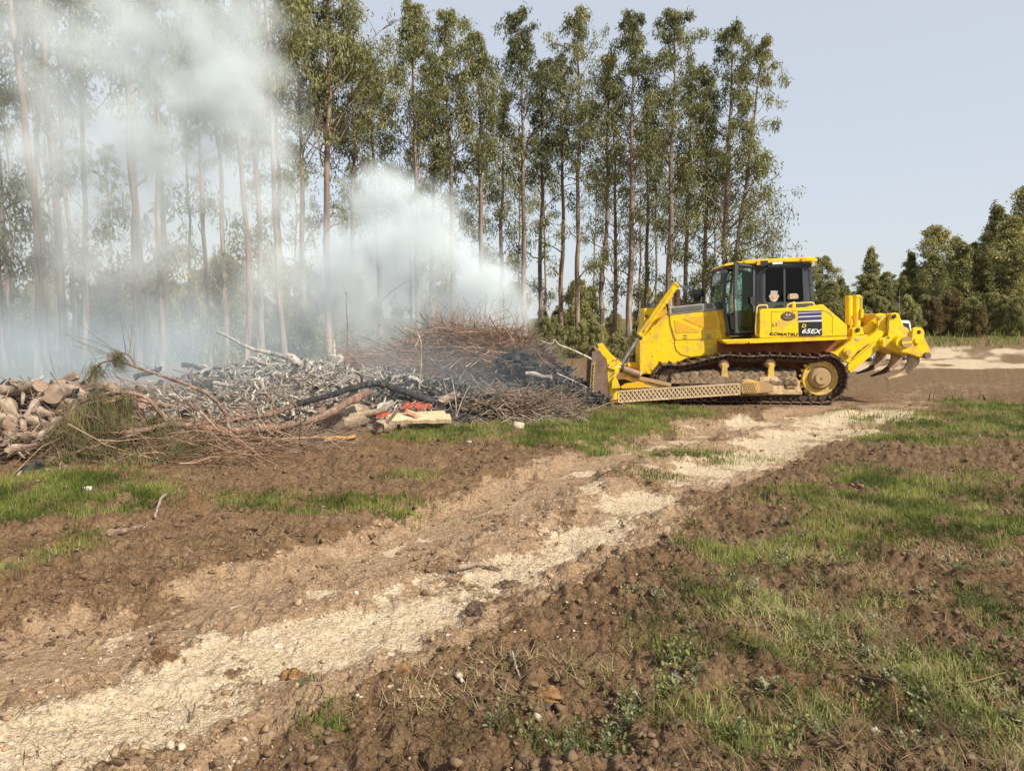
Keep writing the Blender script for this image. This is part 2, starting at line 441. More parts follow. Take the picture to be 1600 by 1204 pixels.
M_bark = bark_material("eucalyptus_bark", (.09, .062, .045), (.25, .195, .15), (.44, .37, .30))

def leaves_mb(mb, C, rad, per, L=.2, W=.045, droop=1.0, rng=R):
    """C (n,3) cluster centres, rad (n,), per leaves each; long narrow drooping leaves as folded quads"""
    n = len(C)
    c = np.repeat(C, per, 0); r = np.repeat(rad, per)
    off = rng.normal(size=(n * per, 3)); off *= (rng.random(n * per) ** .45 / np.linalg.norm(off, axis=1))[:, None]
    off = off * np.array([.85, .85, 1.05]) * r[:, None]
    p = c + off
    d = rng.normal(size=p.shape) * .55 + np.array([0, 0, -droop]); d /= np.linalg.norm(d, axis=1, keepdims=True)
    s = np.cross(d, rng.normal(size=p.shape)); s /= np.linalg.norm(s, axis=1, keepdims=True) + 1e-9
    l = (L * rng.uniform(.6, 1.35, len(p)))[:, None]; w = (W * rng.uniform(.7, 1.3, len(p)))[:, None]
    V = np.stack([p, p + d * l * .45 + s * w * .5, p + d * l, p + d * l * .5 - s * w * .5], 1).reshape(-1, 3)
    F = np.arange(len(p) * 4).reshape(-1, 4)
    tone = np.clip(np.repeat(rng.uniform(.15, .75, n), per) + rng.normal(size=len(p)) * .18, 0, 1)
    mb.add(V, F, tone)

def tree(seed, H, r0, t0=.35, spread=.14, limbs=34, per=22, prof=None, lean=0.0, lw=(.22, .05), crad=.55, dens=1.0, sub=3, low=6, big=()):
    """returns (wood mesh, crown mesh). t0: height share where the crown starts"""
    g = np.random.default_rng(seed)
    wood, crown = MB(), MB()
    n = 16
    t = np.linspace(0, 1, n)
    wx = np.cumsum(g.normal(size=n)) * .045 * H / 17; wy = np.cumsum(g.normal(size=n)) * .045 * H / 17
    wx[0] = wy[0] = 0
    P = np.stack([wx + lean * H * t ** 1.6, wy, t * H], 1); P[0, 2] = -.3
    rr = r0 * (1 - t) ** .75 + .012; rr[0] *= 1.12
    V, F = tubes(resample(P, 22)[None], np.interp(np.linspace(0, 1, 22), t, rr)[None], 8); wood.add(V, F)
    def at_t(q): return np.array([np.interp(q, t, P[:, k]) for k in range(3)])
    prof = prof or (lambda u: (1 - u) ** .55 * (.75 + .6 * min(1, u * 3)))
    C, Rd = [], []
    LB, LR, SB, SR = [], [], [], []
    m = limbs + low
    for i in range(m):
        isl = i >= limbs
        q = t0 + (1 - t0) * ((i + g.random()) / limbs) ** .9 * .97 if not isl else g.uniform(min(.14, t0 * .4), t0)
        u = (q - t0) / (1 - t0)
        L = spread * H * (prof(max(u, 0)) if not isl else g.uniform(.35, .9)) * g.uniform(.7, 1.25)
        az = i * 2.4 + g.uniform(-.5, .5); el = math.radians(g.uniform(32, 62) if u < .75 else g.uniform(40, 68))
        b = at_t(q)
        S = 7; k = np.linspace(0, 1, S)
        dirh = np.array([math.cos(az), math.sin(az), 0])
        pts = b + dirh * (L * k * math.cos(el))[:, None] + np.array([0, 0, 1]) * (L * math.sin(el) * (k - .35 * k ** 2.2))[:, None] + np.cumsum(g.normal(size=(S, 3)) * L * .03, 0)
        LB.append(pts); br = max(.012, .32 * float(np.interp(q, t, rr)) ) ; LR.append(br * (1 - .8 * k))
        for j in range(sub):
            k0 = g.uniform(.35, .95); b2 = np.array([np.interp(k0, k, pts[:, a]) for a in range(3)])
            l2 = L * g.uniform(.18, .42)
            d2 = dirh * .6 + g.normal(size=3) * .6 + np.array([0, 0, .5]); d2 /= np.linalg.norm(d2)
            kk = np.linspace(0, 1, 4)
            q2 = b2 + d2 * (l2 * kk)[:, None] - np.array([0, 0, .35]) * (l2 * kk ** 2)[:, None]
            SB.append(q2); SR.append(br * .4 * (1 - .7 * kk) + .004)
            C.append(q2[-1]); Rd.append(g.uniform(.6, 1.1) * crad)
            C.append(q2[2]); Rd.append(g.uniform(.5, .9) * crad)
        C.append(pts[-1]); Rd.append(crad * g.uniform(.7, 1.1))
        if not isl: C.append(pts[4]); Rd.append(crad * g.uniform(.6, 1.))
        sh = 1 - .55 * max(u, 0) ** 1.5
        for kk_ in range(len(Rd) - (2 * sub + 1 + (not isl)), len(Rd)): Rd[kk_] *= sh
    for (q, az, L, el, nc) in big:                 # named big side limbs with their own leaf clumps
        b = at_t(q); S = 7; k = np.linspace(0, 1, S); dirh = np.array([math.cos(az), math.sin(az), 0])
        pts = b + dirh * (L * k * math.cos(el))[:, None] + np.array([0, 0, 1]) * (L * math.sin(el) * k)[:, None] + np.cumsum(g.normal(size=(S, 3)) * L * .025, 0)
        LB.append(pts); LR.append(r0 * .35 * (1 - .8 * k))
        for j in range(nc):
            k0 = g.uniform(.3, 1); c0 = np.array([np.interp(k0, k, pts[:, a]) for a in range(3)])
            e = c0 + g.normal(size=3) * .75 + np.array([0, 0, -.1])
            kk = np.linspace(0, 1, 4)[:, None]
            SB.append(c0 + (e - c0) * kk); SR.append(.012 * (1 - .6 * kk[:, 0]))
            C.append(e); Rd.append(crad * g.uniform(.6, 1.1))
    for _ in range(10):
        C.append(at_t(g.uniform(.86, 1.0)) + g.normal(size=3) * .12); Rd.append(crad * .42)
    V, F = tubes(np.array(LB), np.array(LR), 5); wood.add(V, F)
    V, F = tubes(np.array(SB), np.array(SR), 3); wood.add(V, F)
    C = np.array(C); Rd = np.array(Rd)
    leaves_mb(crown, C, Rd, int(per * dens), lw[0], lw[1], rng=g)
    return wood.mesh("trunk"), crown.mesh("crown")

def place_tree(name, x, y, meshes, label, group=None, cat="tree", rz=0.0, sc=1.0, mats=(None, None), z=None, szz=None):
    z = float(ground_h(np.array([x]), np.array([y]))[0]) if z is None else z
    o = empty(name, (x, y, z), rz); o.scale = (sc, sc, szz or sc)
    tag(o, label, cat, group)
    w = bpy.data.objects.new("trunk", meshes[0]); COL.objects.link(w); w.parent = o
    c = bpy.data.objects.new("crown", meshes[1]); COL.objects.link(c); c.parent = o
    for me, m in zip(meshes, mats):
        if m and not me.materials: me.materials.append(m); me.polygons.foreach_set("use_smooth", np.ones(len(me.polygons), bool)) if m is M_bark else None
    return o
EM = (M_bark, M_euc)
ROW = "tall eucalyptus trees in the row behind the fire and the bulldozer"
def up(px, py, Y):   # height of a point seen at pixel row py and distance Y
    return onplane(px, py, Y)[2]
# hero row: (trunk px, top py, distance, crown start share, spread, limbs, leaves per clump, lean, extra, label)
HERO = [
 (514, -60, 33, .40, .150, 46, 34, 0.0, (), "tall dense eucalyptus with the heaviest leafy crown, right of the upper smoke cloud"),
 (478, -10, 35, .42, .120, 34, 30, -.02, (), "eucalyptus with a reddish trunk just left of the heaviest leafy crown, half veiled by smoke"),
 (548, 60, 37, .50, .085, 30, 24, .01, (), "slim eucalyptus close to the right side of the heaviest leafy crown"),
 (594, 92, 38, .40, .085, 30, 24, .0, (), "lower eucalyptus filling the dip between the heaviest crown and the first pointed top"),
 (652, 0, 38, .45, .10, 40, 26, -.02, (), "eucalyptus with the first tall pointed top right of the heaviest crown"),
 (672, 90, 42, .35, .085, 30, 22, .0, (), "shaded eucalyptus standing close behind the first pointed top above the smoke"),
 (706, 24, 39, .45, .09, 36, 26, -.01, (), "eucalyptus with the second pointed top above the white smoke"),
 (755, 52, 39, .42, .085, 36, 26, -.02, (), "eucalyptus with a dark straight trunk and a top leaning left, above the smoke's right shoulder"),
 (779, 140, 43, .35, .07, 24, 18, .0, (), "thin eucalyptus in the gap left of the tree with the pale lower trunk"),
 (817, 16, 40, .50, .095, 36, 24, -.01, (), "eucalyptus with a bare pale trunk running down into the right edge of the white smoke"),
 (843, 100, 43, .42, .075, 26, 20, .0, (), "slender eucalyptus just right of the pale trunk at the smoke's edge"),
 (878, 88, 42, .46, .07, 26, 18, -.01, (), "thin eucalyptus with a sparse crown left of the straight bare stemmed one"),
 (903, 14, 41, .52, .085, 34, 22, -.006, (), "eucalyptus with a long bare straight stem and narrow top, above the pale dead branch"),
 (938, 82, 42, .40, .085, 32, 22, .01, (), "eucalyptus with a shaded trunk directly above the blade of the bulldozer"),
 (984, 25, 40, .42, .10, 38, 24, .0, (), "eucalyptus with a thick brown trunk above the engine hood's front end"),
 (962, 150, 45, .30, .07, 22, 16, .0, (), "thin background eucalyptus seen between the blade and the engine hood"),
 (1046, 20, 40, .38, .10, 40, 26, .0, (), "tall eucalyptus rising straight above the raised yellow lift cylinder"),
 (1068, 104, 43, .30, .085, 30, 22, .01, (), "eucalyptus with a twin like dark trunk just right of the lift cylinder"),
 (1012, 150, 45, .30, .08, 26, 18, .0, (), "low sparse eucalyptus behind the lift cylinder's left side"),
 (1098, 110, 42, .30, .08, 30, 22, .0, (), "eucalyptus over the round air cleaner on the engine hood"),
 (1128, 40, 40, .28, .105, 42, 26, .012, ((.30, .1, 3.2, .75, 26), (.38, -.3, 3.0, .55, 24), (.22, .2, 3.4, .55, 28), (.16, -.1, 2.9, .6, 24)), "eucalyptus at the right end of the row with reddish bark peeling above the cab"),
 (1140, 62, 40, .44, .075, 26, 24, .085, ((.33, .0, 2.6, .5, 22), (.45, -.2, 2.0, .6, 14)), "eucalyptus leaning right over the cab, last of the tall row"),
]
for i, (px, top, Y, t0, spr, nl, per, lean, big, lab) in enumerate(HERO):
    x = (px - 800) / FPX * (Y * _cp)
    H = up(px, top, Y) + .1
    prof = (lambda u, i=i: (1 - u) ** .62 * (.80 + .30 * math.sin(u * 8 + i * 1.3)) + .05)
    t0 = min(.54, t0 + .07) if i < 20 else t0
    mm = tree(100 + i, H, (.105 + .002 * H + (.03 if i in (0, 14, 16, 20) else 0)), t0, spr * 2.05 + .02, nl + 4, int(per * 1.15), prof, lean, (.21, .050), .60, sub=3, low=4 if t0 > .45 else 7, big=big)
    place_tree("eucalyptus_tree", x, Y, mm, lab, ROW, mats=EM)

# variants reused for the veiled forest at left and for other woods
VAR = [tree(300 + k, 17.0, .105, .50, .15, 28, 20, None, 0, (.23, .055), .58, low=4) for k in range(4)]
LEFTROW = "eucalyptus trunks standing in the smoke on the left"
LEFT = [(8, 25, 0, "eucalyptus at the left edge of the photo, dark trunk in thin smoke"), (26, 28, 1, "thin eucalyptus second from the left edge, in the smoke"), (58, 24, 2, "pinkish trunked eucalyptus above the split log at the left"),
        (78, 27, 3, "slim eucalyptus just right of the pinkish trunk above the split log"), (104, 25.5, 0, "eucalyptus with a dark trunk, first of a tight clump of three above the log pile"),
        (118, 27, 2, "eucalyptus in the middle of the tight clump of three above the log pile"), (130, 29, 1, "eucalyptus at the right of the tight clump of three above the log pile"),
        (222, 25, 3, "eucalyptus at the left of the pale clump in the cream coloured smoke"), (236, 26, 1, "thickest pale eucalyptus of the clump in the cream coloured smoke"), (251, 27, 0, "eucalyptus at the right of the pale clump in the cream coloured smoke"),
        (258, 31, 2, "leaning eucalyptus behind the pale clump"), (330, 29, 1, "faint eucalyptus right of the pale clump, under the cloud"), (352, 33, 3, "faint thin eucalyptus behind the grey ash heap"),
        (386, 27.5, 2, "pale thin eucalyptus above the raised dead branch"), (412, 32, 0, "thin eucalyptus right of the pale one above the dead branch"), (446, 28.5, 1, "eucalyptus with a smooth grey stem left of the reddish trunk"),
        (438, 38, 3, "far eucalyptus showing faintly above the grey stemmed one")]
for i, (px, Y, k, lab) in enumerate(LEFT):
    place_tree("eucalyptus_tree", (px - 800) / FPX * Y, Y, VAR[k], lab, LEFTROW, rz=i * 1.7, sc=[1.05, .95, 1.1, 1.0, 1.15, .9][i % 6], mats=EM)
# deeper plantation trees behind the row, seen in its gaps
DEEP = "eucalyptus trees deeper in the plantation"
for i, px in enumerate([-60, 20, 100, 180, 300, 400, 470, 560, 640, 690, 740, 800, 860, 915, 1000, 1035, 1080, 1115]):
    px += rnd.uniform(-12, 12)
    Y = rnd.uniform(46, 62) if px > 430 else rnd.uniform(34, 50)
    place_tree("eucalyptus_tree", (px - 800) / FPX * Y, Y, VAR[i % 4], "slender eucalyptus standing deeper in the plantation behind the front row", DEEP, rz=i * 2.1, sc=rnd.uniform(.72, .9), mats=EM)

# bushy young trees: crown down to the ground
BV = [tree(400 + k, 9.0, .10, .10, .22, 44, 30, (lambda u, k=k: (1 - u) ** .9 * (.8 + .3 * math.sin(9 * u + k)) + .04), 0, (.21, .065), .55, low=6, sub=4) for k in range(4)]
BR = [tree(420 + k, 9.0, .09, .08, .27, 46, 30, (lambda u, k=k: max(.16, (1 - u) ** .38 * (.80 + .28 * math.sin(11 * u + 2 * k)))), 0, (.20, .06), .66, low=6, sub=4) for k in range(3)]
BB = (M_bark, M_bush)
SV = [tree(440 + k, 4.0, .05, .05, .34, 30, 40, (lambda u: (1 - u) ** .5 + .1), 0, (.17, .06), .5, low=4, sub=4) for k in range(3)]
def wood_row(lst, meshes, grp, base_lab, name, cat="tree"):
    for i, (px, top, Y) in enumerate(lst):
        x = (px - 800) / FPX * Y
        z = float(ground_h(np.array([x]), np.array([Y]))[0])
        me = meshes[i % len(meshes)]
        H0 = 9.0 if meshes is BV else (4.0 if meshes is SV else 17.0)
        s = (up(px, top, Y) - z) / H0
        yield i, x, Y, z, me, s
RIGHT = [(1283, 400, 66, "small tree with a rounded top directly behind the cab's rear edge"), (1312, 432, 72, "low pointed tree between the cab and the ripper cylinders"), (1353, 385, 70, "pointed tree above the yellow ripper cylinders"),
         (1380, 425, 68, "tree at the left side of the sky notch behind the ripper"), (1405, 425, 80, "low far tree in the sky notch"), (1418, 392, 72, "pointed tree at the right side of the sky notch"),
         (1455, 352, 70, "tall tree rising behind the white pickup's antenna"), (1488, 372, 74, "tree with a round bushy top beside the tall one near the antenna"), (1510, 392, 66, "rounded bushy tree above the pale gravel yard"),
         (1545, 318, 70, "tall slender tree standing above the right woods"), (1572, 338, 64, "broad bushy tree near the right edge"), (1603, 292, 66, "tallest tree at the right edge of the photo"), (1640, 300, 70, None), (1700, 310, 72, None)]
RG = "trees of the wood beyond the gravel yard"
for i, x, Y, z, me, s in wood_row([(a, b, c) for a, b, c, d in RIGHT], BV, RG, None, None):
    place_tree("young_tree", x, Y, BR[i % 3] if i in (0, 3, 4, 6, 7, 8, 10, 11, 12, 13) else me, RIGHT[i][3] or "bushy tree of the right wood just beyond the photo's edge", RG, rz=i * 1.3, sc=s * 1.35, szz=s, z=z, mats=BB)
# fill of the same wood: smaller and behind
BV2 = [(me[0], me[1]) for me in BV]
g2 = random.Random(8)
for i in range(40):
    px = 1275 + i * 11 + g2.uniform(-8, 8)
    Y = g2.uniform(62, 84)
    x = (px - 800) / FPX * Y
    H = (4.5 + 5.0 * max(0, (px - 1390) / 210)) * g2.uniform(.7, 1.08)
    place_tree("young_tree", x, Y, (BV + BR + BR)[g2.randrange(10)], "bushy young tree packed into the lower part of the right wood", RG, rz=i * 1.9, sc=H / 9 * 1.5, szz=H / 9, mats=BB)
# shrubs along the foot of the wood and behind the gravel yard
SG = "shrubs along the foot of the right wood"
SVr = [(a, b.copy()) for a, b in SV[:2]]
for i in range(22):
    px = 1290 + i * 17 + g2.uniform(-7, 7)
    Y = g2.uniform(57, 61)
    x = (px - 800) / FPX * Y
    warm = i in (10, 11, 14)
    place_tree("shrub", x, Y, (SVr[i % 2] if warm else SV[i % 3]), "russet leafless looking shrub at the foot of the right wood" if warm else "low green shrub at the foot of the right wood", SG, "shrub", rz=i * 2.9, sc=g2.uniform(.38, .75) * (1.3 if warm else 1), mats=(M_bark, M_bush_warm if warm else M_bush))
# undergrowth behind the row (seen between the trunks) and behind the smoke
UG = "bushes under the eucalyptus row"
for i in range(40):
    px = -90 + i * 31 + g2.uniform(-12, 12)
    left = px < 560
    Y = g2.uniform(33, 46) if left else g2.uniform(48, 60)
    x = (px - 800) / FPX * Y
    top = (425 if left else 470) + 30 * math.sin(i * 1.7) + g2.uniform(-10, 25)
    z = 0.0
    H = max(2.2, up(px, top, Y))
    big = H > 4.5
    place_tree("bush", x, Y, BV[i % 4] if big else SV[i % 3], "green bush filling the gap low between the eucalyptus trunks" if not left else "bluish veiled bush behind the smoke", UG if not left else "bushes veiled by the smoke", "bush", rz=i * 2.3, sc=(H / 9 * 1.25 if big else H / 4), szz=(H / 9 if big else H / 4), mats=BB)
for i in range(14):     # nearer shrubs just past the burning heap, around the dead branch and the blade
    px = 835 + i * 18 + g2.uniform(-6, 6)
    Y = g2.uniform(30, 40)
    place_tree("shrub", (px - 800) / FPX * Y, Y, SV[i % 3], "grey green shrub just beyond the burning heap and the blade", "shrubs beyond the blade", "shrub", rz=i * 1.9, sc=g2.uniform(.25, .5), mats=BB)
# ------------------------------------------------------------------ bulldozer
YAW = math.radians(4.5)
DU = np.array([math.cos(YAW), -math.sin(YAW), 0]); DV = np.array([math.sin(YAW), math.cos(YAW), 0])
DO = onground(1180, 633)
def D(px, py, w):
    """photo point on the machine's lateral plane w (metres from the near track's outer face) -> local x, y, z"""
    d = ray(px, py); c = np.array([0, 0, CAM_H])
    t = ((DO + DV * w - c) @ DV) / (d @ DV)
    p = c + d * t - DO
    return Vector((float(p @ DU), w, float(p[2])))
def paint(name, base, dirt_amt=.25, dirt=(.42, .28, .15), rough=.38, zfade=None, scale=5):
    m, nt, bs = newmat(name)
    n = noise_tex(nt, scale, 7, .65); n2 = noise_tex(nt, 1.3, 3); n3 = noise_tex(nt, 60, 3, .6)
    b = ramp(nt, n2, [(.3, tuple(x * .9 for x in base)), (.7, base)])
    f = ramp(nt, n, [(.62 - dirt_amt * .55, 0.0), (.72 - dirt_amt * .3, 1.0)])
    f = math_(nt, 'MULTIPLY', f, min(.9, .25 + dirt_amt), clamp=True)
    if zfade:
        g = N(nt, "ShaderNodeTexCoord"); sp = N(nt, "ShaderNodeSeparateXYZ"); nt.links.new(g.outputs["Object"], sp.inputs[0])
        mr = N(nt, "ShaderNodeMapRange"); mr.inputs[1].default_value = zfade[0]; mr.inputs[2].default_value = zfade[1]; mr.inputs[3].default_value = 1; mr.inputs[4].default_value = .12
        nt.links.new(sp.outputs[2], mr.inputs[0]); f = math_(nt, 'MULTIPLY', f, mr.outputs[0])
    col = mix(nt, f, b, ramp(nt, n3, [(.3, tuple(x * .6 for x in dirt)), (.7, dirt)]))
    nt.links.new(col, bs.inputs["Base Color"])
    nt.links.new(ramp(nt, f, [(0, rough), (1, .9)]), bs.inputs["Roughness"])
    bump(nt, bs, f, .006)
    return m
YEL = (.90, .60, .006)
M_yel = paint("yellow_paint", YEL, .26, rough=.36)
M_yel_d = paint("yellow_paint_dusty", (.78, .50, .02), .55, (.50, .35, .20), .5)
M_yel_s = paint("yellow_paint_shade_orange", (.74, .40, .012), .2, rough=.45)  # darker orange copy of the yellow, shade put into its colour
M_mudyel = paint("mud_caked_yellow", (.62, .40, .05), .9, (.44, .30, .17), .7, scale=9)
M_mudtan = simple("dried_mud_tan", (.30, .20, .11), (.62, .46, .27), 9, .95, bumpd=.02, detail=8, lo=.38, hi=.62)
M_mud = simple("caked_mud", (.055, .036, .022), (.26, .18, .11), 14, .95, bumpd=.03, detail=8, lo=.35, hi=.68)
M_track = simple("rusty_track_steel", (.035, .018, .013), (.13, .075, .05), 18, .75, .25, .01, lo=.35, hi=.7)
M_shoe = simple("muddy_track_shoe", (.045, .028, .018), (.20, .135, .085), 14, .85, .1, .01)
M_polish = simple("polished_steel", (.55, .50, .46), (.75, .70, .66), 20, .25, .9)
M_chrome = simple("chrome_rod", (.34, .29, .26), (.62, .57, .54), 10, .22, 1.0)
M_blade = simple("blade_steel_muddy", (.15, .09, .06), (.30, .22, .16), 4, .7, .2, .008, lo=.3, hi=.7)
M_dark = simple("dark_grey_cab_paint", (.040, .046, .056), (.060, .068, .080), 3, .45)
M_black = simple("black_rubber", (.012, .012, .013), (.02, .02, .02), 6, .6)
M_greyp = simple("grey_hood_paint", (.24, .235, .23), (.34, .33, .32), 3, .5)
M_grille = simple("dark_grille", (.10, .09, .085), (.17, .155, .14), 40, .7)
M_bolt = simple("dull_bolt", (.20, .14, .08), (.35, .25, .14), 30, .6, .3)
M_hull = simple("red_brown_hull_shade", (.24, .075, .030), (.36, .13, .045), 4, .8)  # red-brown of the shadow under the fender, put into the hull colour
M_seat = simple("olive_seat_fabric", (.30, .23, .10), (.40, .32, .15), 10, .8)
M_white = simple("white_decal", (.75, .75, .74), (.85, .85, .84), 10, .5)
M_blue = simple("dark_blue_decal", (.045, .04, .13), (.055, .05, .16), 10, .5)
M_decblack = simple("black_decal", (.012, .012, .014), (.02, .02, .022), 10, .45)
M_decyel = simple("yellow_decal", (.86, .62, .02), (.86, .62, .02), 10, .5)
M_brown = simple("brown_badge", (.20, .12, .075), (.25, .16, .10), 10, .5)
M_orange = simple("orange_crest", (.80, .28, .05), (.75, .22, .05), 30, .5)
M_beige = simple("beige_lamp_housing", (.45, .36, .24), (.55, .45, .30), 10, .5)
M_perf = simple("perforated_orange_mesh", (.62, .33, .015), (.72, .42, .02), 60, .6)
def glass(name, tint, rough=.02, alpha=.5):
    m, nt, bs = newmat(name)
    L = nt.links
    t = N(nt, "ShaderNodeBsdfTransparent"); t.inputs[0].default_value = (*tint, 1)
    g = N(nt, "ShaderNodeBsdfGlossy"); g.inputs["Roughness"].default_value = rough
    fr = N(nt, "ShaderNodeFresnel"); fr.inputs[0].default_value = 1.3
    ms = N(nt, "ShaderNodeMixShader")
    L.new(math_(nt, 'ADD', fr.outputs[0], .005), ms.inputs[0]); L.new(t.outputs[0], ms.inputs[1]); L.new(g.outputs[0], ms.inputs[2])
    L.new(ms.outputs[0], nt.nodes["Material Output"].inputs["Surface"])
    return m
M_glass_d = glass("dark_tinted_glass", (.045, .04, .045))
M_glass = glass("clear_green_glass", (.70, .84, .78))

dozer = empty("bulldozer", tuple(DO + np.array([0, 0, 0.0])), -YAW)
tag(dozer, "yellow crawler bulldozer with lowered blade and raised rear ripper parked beside the burning heap", "bulldozer")

def bm_obj(name, bm, mat, parent, bevel=0.0, angle=35):
    if bevel:
        bmesh.ops.remove_doubles(bm, verts=bm.verts, dist=1e-4)
        ed = [e for e in bm.edges if len(e.link_faces) == 2 and e.calc_face_angle(0) > .5]
        bmesh.ops.bevel(bm, geom=ed, offset=bevel, segments=2, affect='EDGES', clamp_overlap=True)
    bmesh.ops.recalc_face_normals(bm, faces=bm.faces)
    me = bpy.data.meshes.new(name); bm.to_mesh(me); bm.free()
    return link(name, me, mat, parent, angle=angle)
def prism_bm(pts, w0, w1, bm=None, near=None):
    """outline in photo pixels on the near plane, extruded to w1"""
    bm = bm or bmesh.new()
    P = [D(px, py, w0 if near is None else near) for px, py in pts]
    a = [bm.verts.new((p.x, w0, p.z)) for p in P]; b = [bm.verts.new((p.x, w1, p.z)) for p in P]
    n = len(P)
    bm.faces.new(a); bm.faces.new(b[::-1])
    for i in range(n): bm.faces.new((a[i], b[i], b[(i + 1) % n], a[(i + 1) % n]))
    return bm
def prism(name, pts, w0, w1, mat, parent=None, bevel=.012, near=None):
    return bm_obj(name, prism_bm(pts, w0, w1, None, near), mat, parent or dozer, bevel)
def cyl_bm(bm, a, b, r0, r1=None, seg=20, rings=None):
    a, b = Vector(a), Vector(b); r1 = r0 if r1 is None else r1
    q = (b - a).to_track_quat('Z', 'Y')
    A = [bm.verts.new(a + q @ Vector((r0 * math.cos(t), r0 * math.sin(t), 0))) for t in [2 * math.pi * k / seg for k in range(seg)]]
    B = [bm.verts.new(b + q @ Vector((r1 * math.cos(t), r1 * math.sin(t), 0))) for t in [2 * math.pi * k / seg for k in range(seg)]]
    bm.faces.new(A[::-1]); bm.faces.new(B)
    for i in range(seg): bm.faces.new((A[i], A[(i + 1) % seg], B[(i + 1) % seg], B[i]))
    return bm
def cyl(name, a, b, r0, mat, parent=None, r1=None, seg=20, bevel=0.0):
    bm = bmesh.new(); cyl_bm(bm, a, b, r0, r1, seg)
    return bm_obj(name, bm, mat, parent or dozer, bevel)
def disc(name, c, r, w0, w1, mat, parent=None, seg=28, bevel=.008):
    """round boss centred at photo pixel c, radius in photo pixels"""
    p = D(c[0], c[1], w0); q = D(c[0] + r, c[1], w0)
    return cyl(name, (p.x, w0, p.z), (p.x, w1, p.z), q.x - p.x, mat, parent, seg=seg, bevel=bevel)
def pipe(name, pts, r, mat, parent=None, sides=8, n=24):
    P = resample([tuple(p) for p in pts], n)
    V, F = tubes(P[None], np.full((1, n), r), sides)
    mb = MB(); mb.add(V, F)
    return mb.build(name, mat, parent or dozer, smooth=True)
def polybar(name, pts, r, mat, parent=None, sides=8):
    bm = bmesh.new()
    for a, b in zip(pts[:-1], pts[1:]): cyl_bm(bm, a, b, r, seg=sides)
    return bm_obj(name, bm, mat, parent or dozer)
def bar(name, p0, p1, th, w0, w1, mat, parent=None, bevel=.006):
    """flat bar between two photo points, th = thickness in photo px, from lateral w0 to w1"""
    dx, dy = p1[0] - p0[0], p1[1] - p0[1]; L = math.hypot(dx, dy); nx, ny = -dy / L * th / 2, dx / L * th / 2
    return prism(name, [(p0[0] + nx, p0[1] + ny), (p1[0] + nx, p1[1] + ny), (p1[0] - nx, p1[1] - ny), (p0[0] - nx, p0[1] - ny)], w0, w1, mat, parent, bevel)
def text(name, body, c, h, w, mat, parent, shear=0.0, bold=0.0, xs=1.0, rot=0.0, align='CENTER'):
    cu = bpy.data.curves.new(name, 'FONT'); cu.body = body; cu.align_x = align; cu.align_y = 'CENTER'
    p = D(c[0], c[1], w); q = D(c[0], c[1] + h, w)
    cu.size = (p.z - q.z) * 1.38; cu.shear = shear; cu.offset = bold; cu.extrude = .0015; cu.space_character = 1.02
    cu.materials.append(mat)
    cu.size *= .21
    tmp = bpy.data.objects.new(name + "_curve", cu); COL.objects.link(tmp)
    bpy.context.view_layer.update()
    me = bpy.data.meshes.new_from_object(tmp.evaluated_get(bpy.context.evaluated_depsgraph_get()))
    bpy.data.objects.remove(tmp)
    me.name = name
    o = bpy.data.objects.new(name, me); COL.objects.link(o); o.parent = parent
    o.location = (p.x, w, p.z); o.rotation_euler = (math.pi / 2, -rot, 0); o.scale = (xs, 1, 1)
    return o
z1 = lambda x, y: (880 + x / 4.013, 370 + y / 4.013)
z2 = lambda x, y: (1080 + x / 4.816, 380 + y / 4.816)
z3 = lambda x, y: (1240 + x / 5.47, 430 + y / 5.47)
z4 = lambda x, y: (900 + x / 8.0, 520 + y / 8.0)
z5 = lambda x, y: (1030 + x / 9.41, 540 + y / 9.41)
z6 = lambda x, y: (1110 + x / 8.89, 390 + y / 8.89)
def Z(f, pts): return [f(*p) for p in pts]
WC = 1.25           # lateral centre of the machine
def far(w): return 2 * WC - w
HW0, HW1 = .72, 1.78

# --- engine housing
hood = prism("engine_hood", Z(z1, [(505, 455), (520, 445), (655, 446), (662, 440), (940, 410), (1000, 458), (1050, 632), (1050, 722), (1000, 735), (770, 765), (560, 862), (483, 862), (483, 640), (500, 560)]), HW0, HW1, M_yel, bevel=.02)
prism("radiator_guard_edge", Z(z1, [(478, 640), (498, 560), (505, 600), (496, 862), (480, 866)]), HW0 - .03, HW1 + .03, M_yel, bevel=.008)
sd_ = prism("side_door", Z(z1, [(668, 492), (958, 462), (968, 470), (1002, 628), (998, 637), (712, 648), (700, 642), (672, 545)]), HW0 - .022, HW0 + .01, M_yel, bevel=.008)
prism("perforated_panel", Z(z1, [(694, 522), (704, 522), (852, 584), (858, 598), (712, 604), (705, 598)]), HW0 - .028, HW0, M_perf, sd_, bevel=.003)
prism("perforated_panel", Z(z1, [(752, 512), (948, 489), (962, 500), (968, 560), (950, 578), (915, 588), (760, 520)]), HW0 - .028, HW0, M_perf, sd_, bevel=.003)
for q in ((765, 618), (765, 634), (915, 613), (915, 629)): prism("latch", Z(z1, [(q[0] - 13, q[1] - 3), (q[0] + 13, q[1] - 3), (q[0] + 13, q[1] + 3), (q[0] - 13, q[1] + 3)]), HW0 - .03, HW0 - .018, M_bolt, sd_, bevel=0)
prism("lower_side_panel", Z(z1, [(699, 652), (1000, 641), (1022, 646), (1022, 700), (1000, 730), (800, 752), (740, 738), (712, 712), (700, 680)]), HW0 - .016, HW0 + .01, M_yel, bevel=.006)
hs = prism("hood_top_cover", Z(z1, [(665, 443), (700, 436), (940, 411), (950, 418), (962, 458), (668, 490), (662, 482)]), HW0 - .03, HW1 + .03, M_greyp, bevel=.012)
gr = prism("air_vent", Z(z1, [(682, 446), (872, 426), (878, 454), (688, 474)]), HW0 - .036, HW0 - .02, M_grille, hs, bevel=.003)
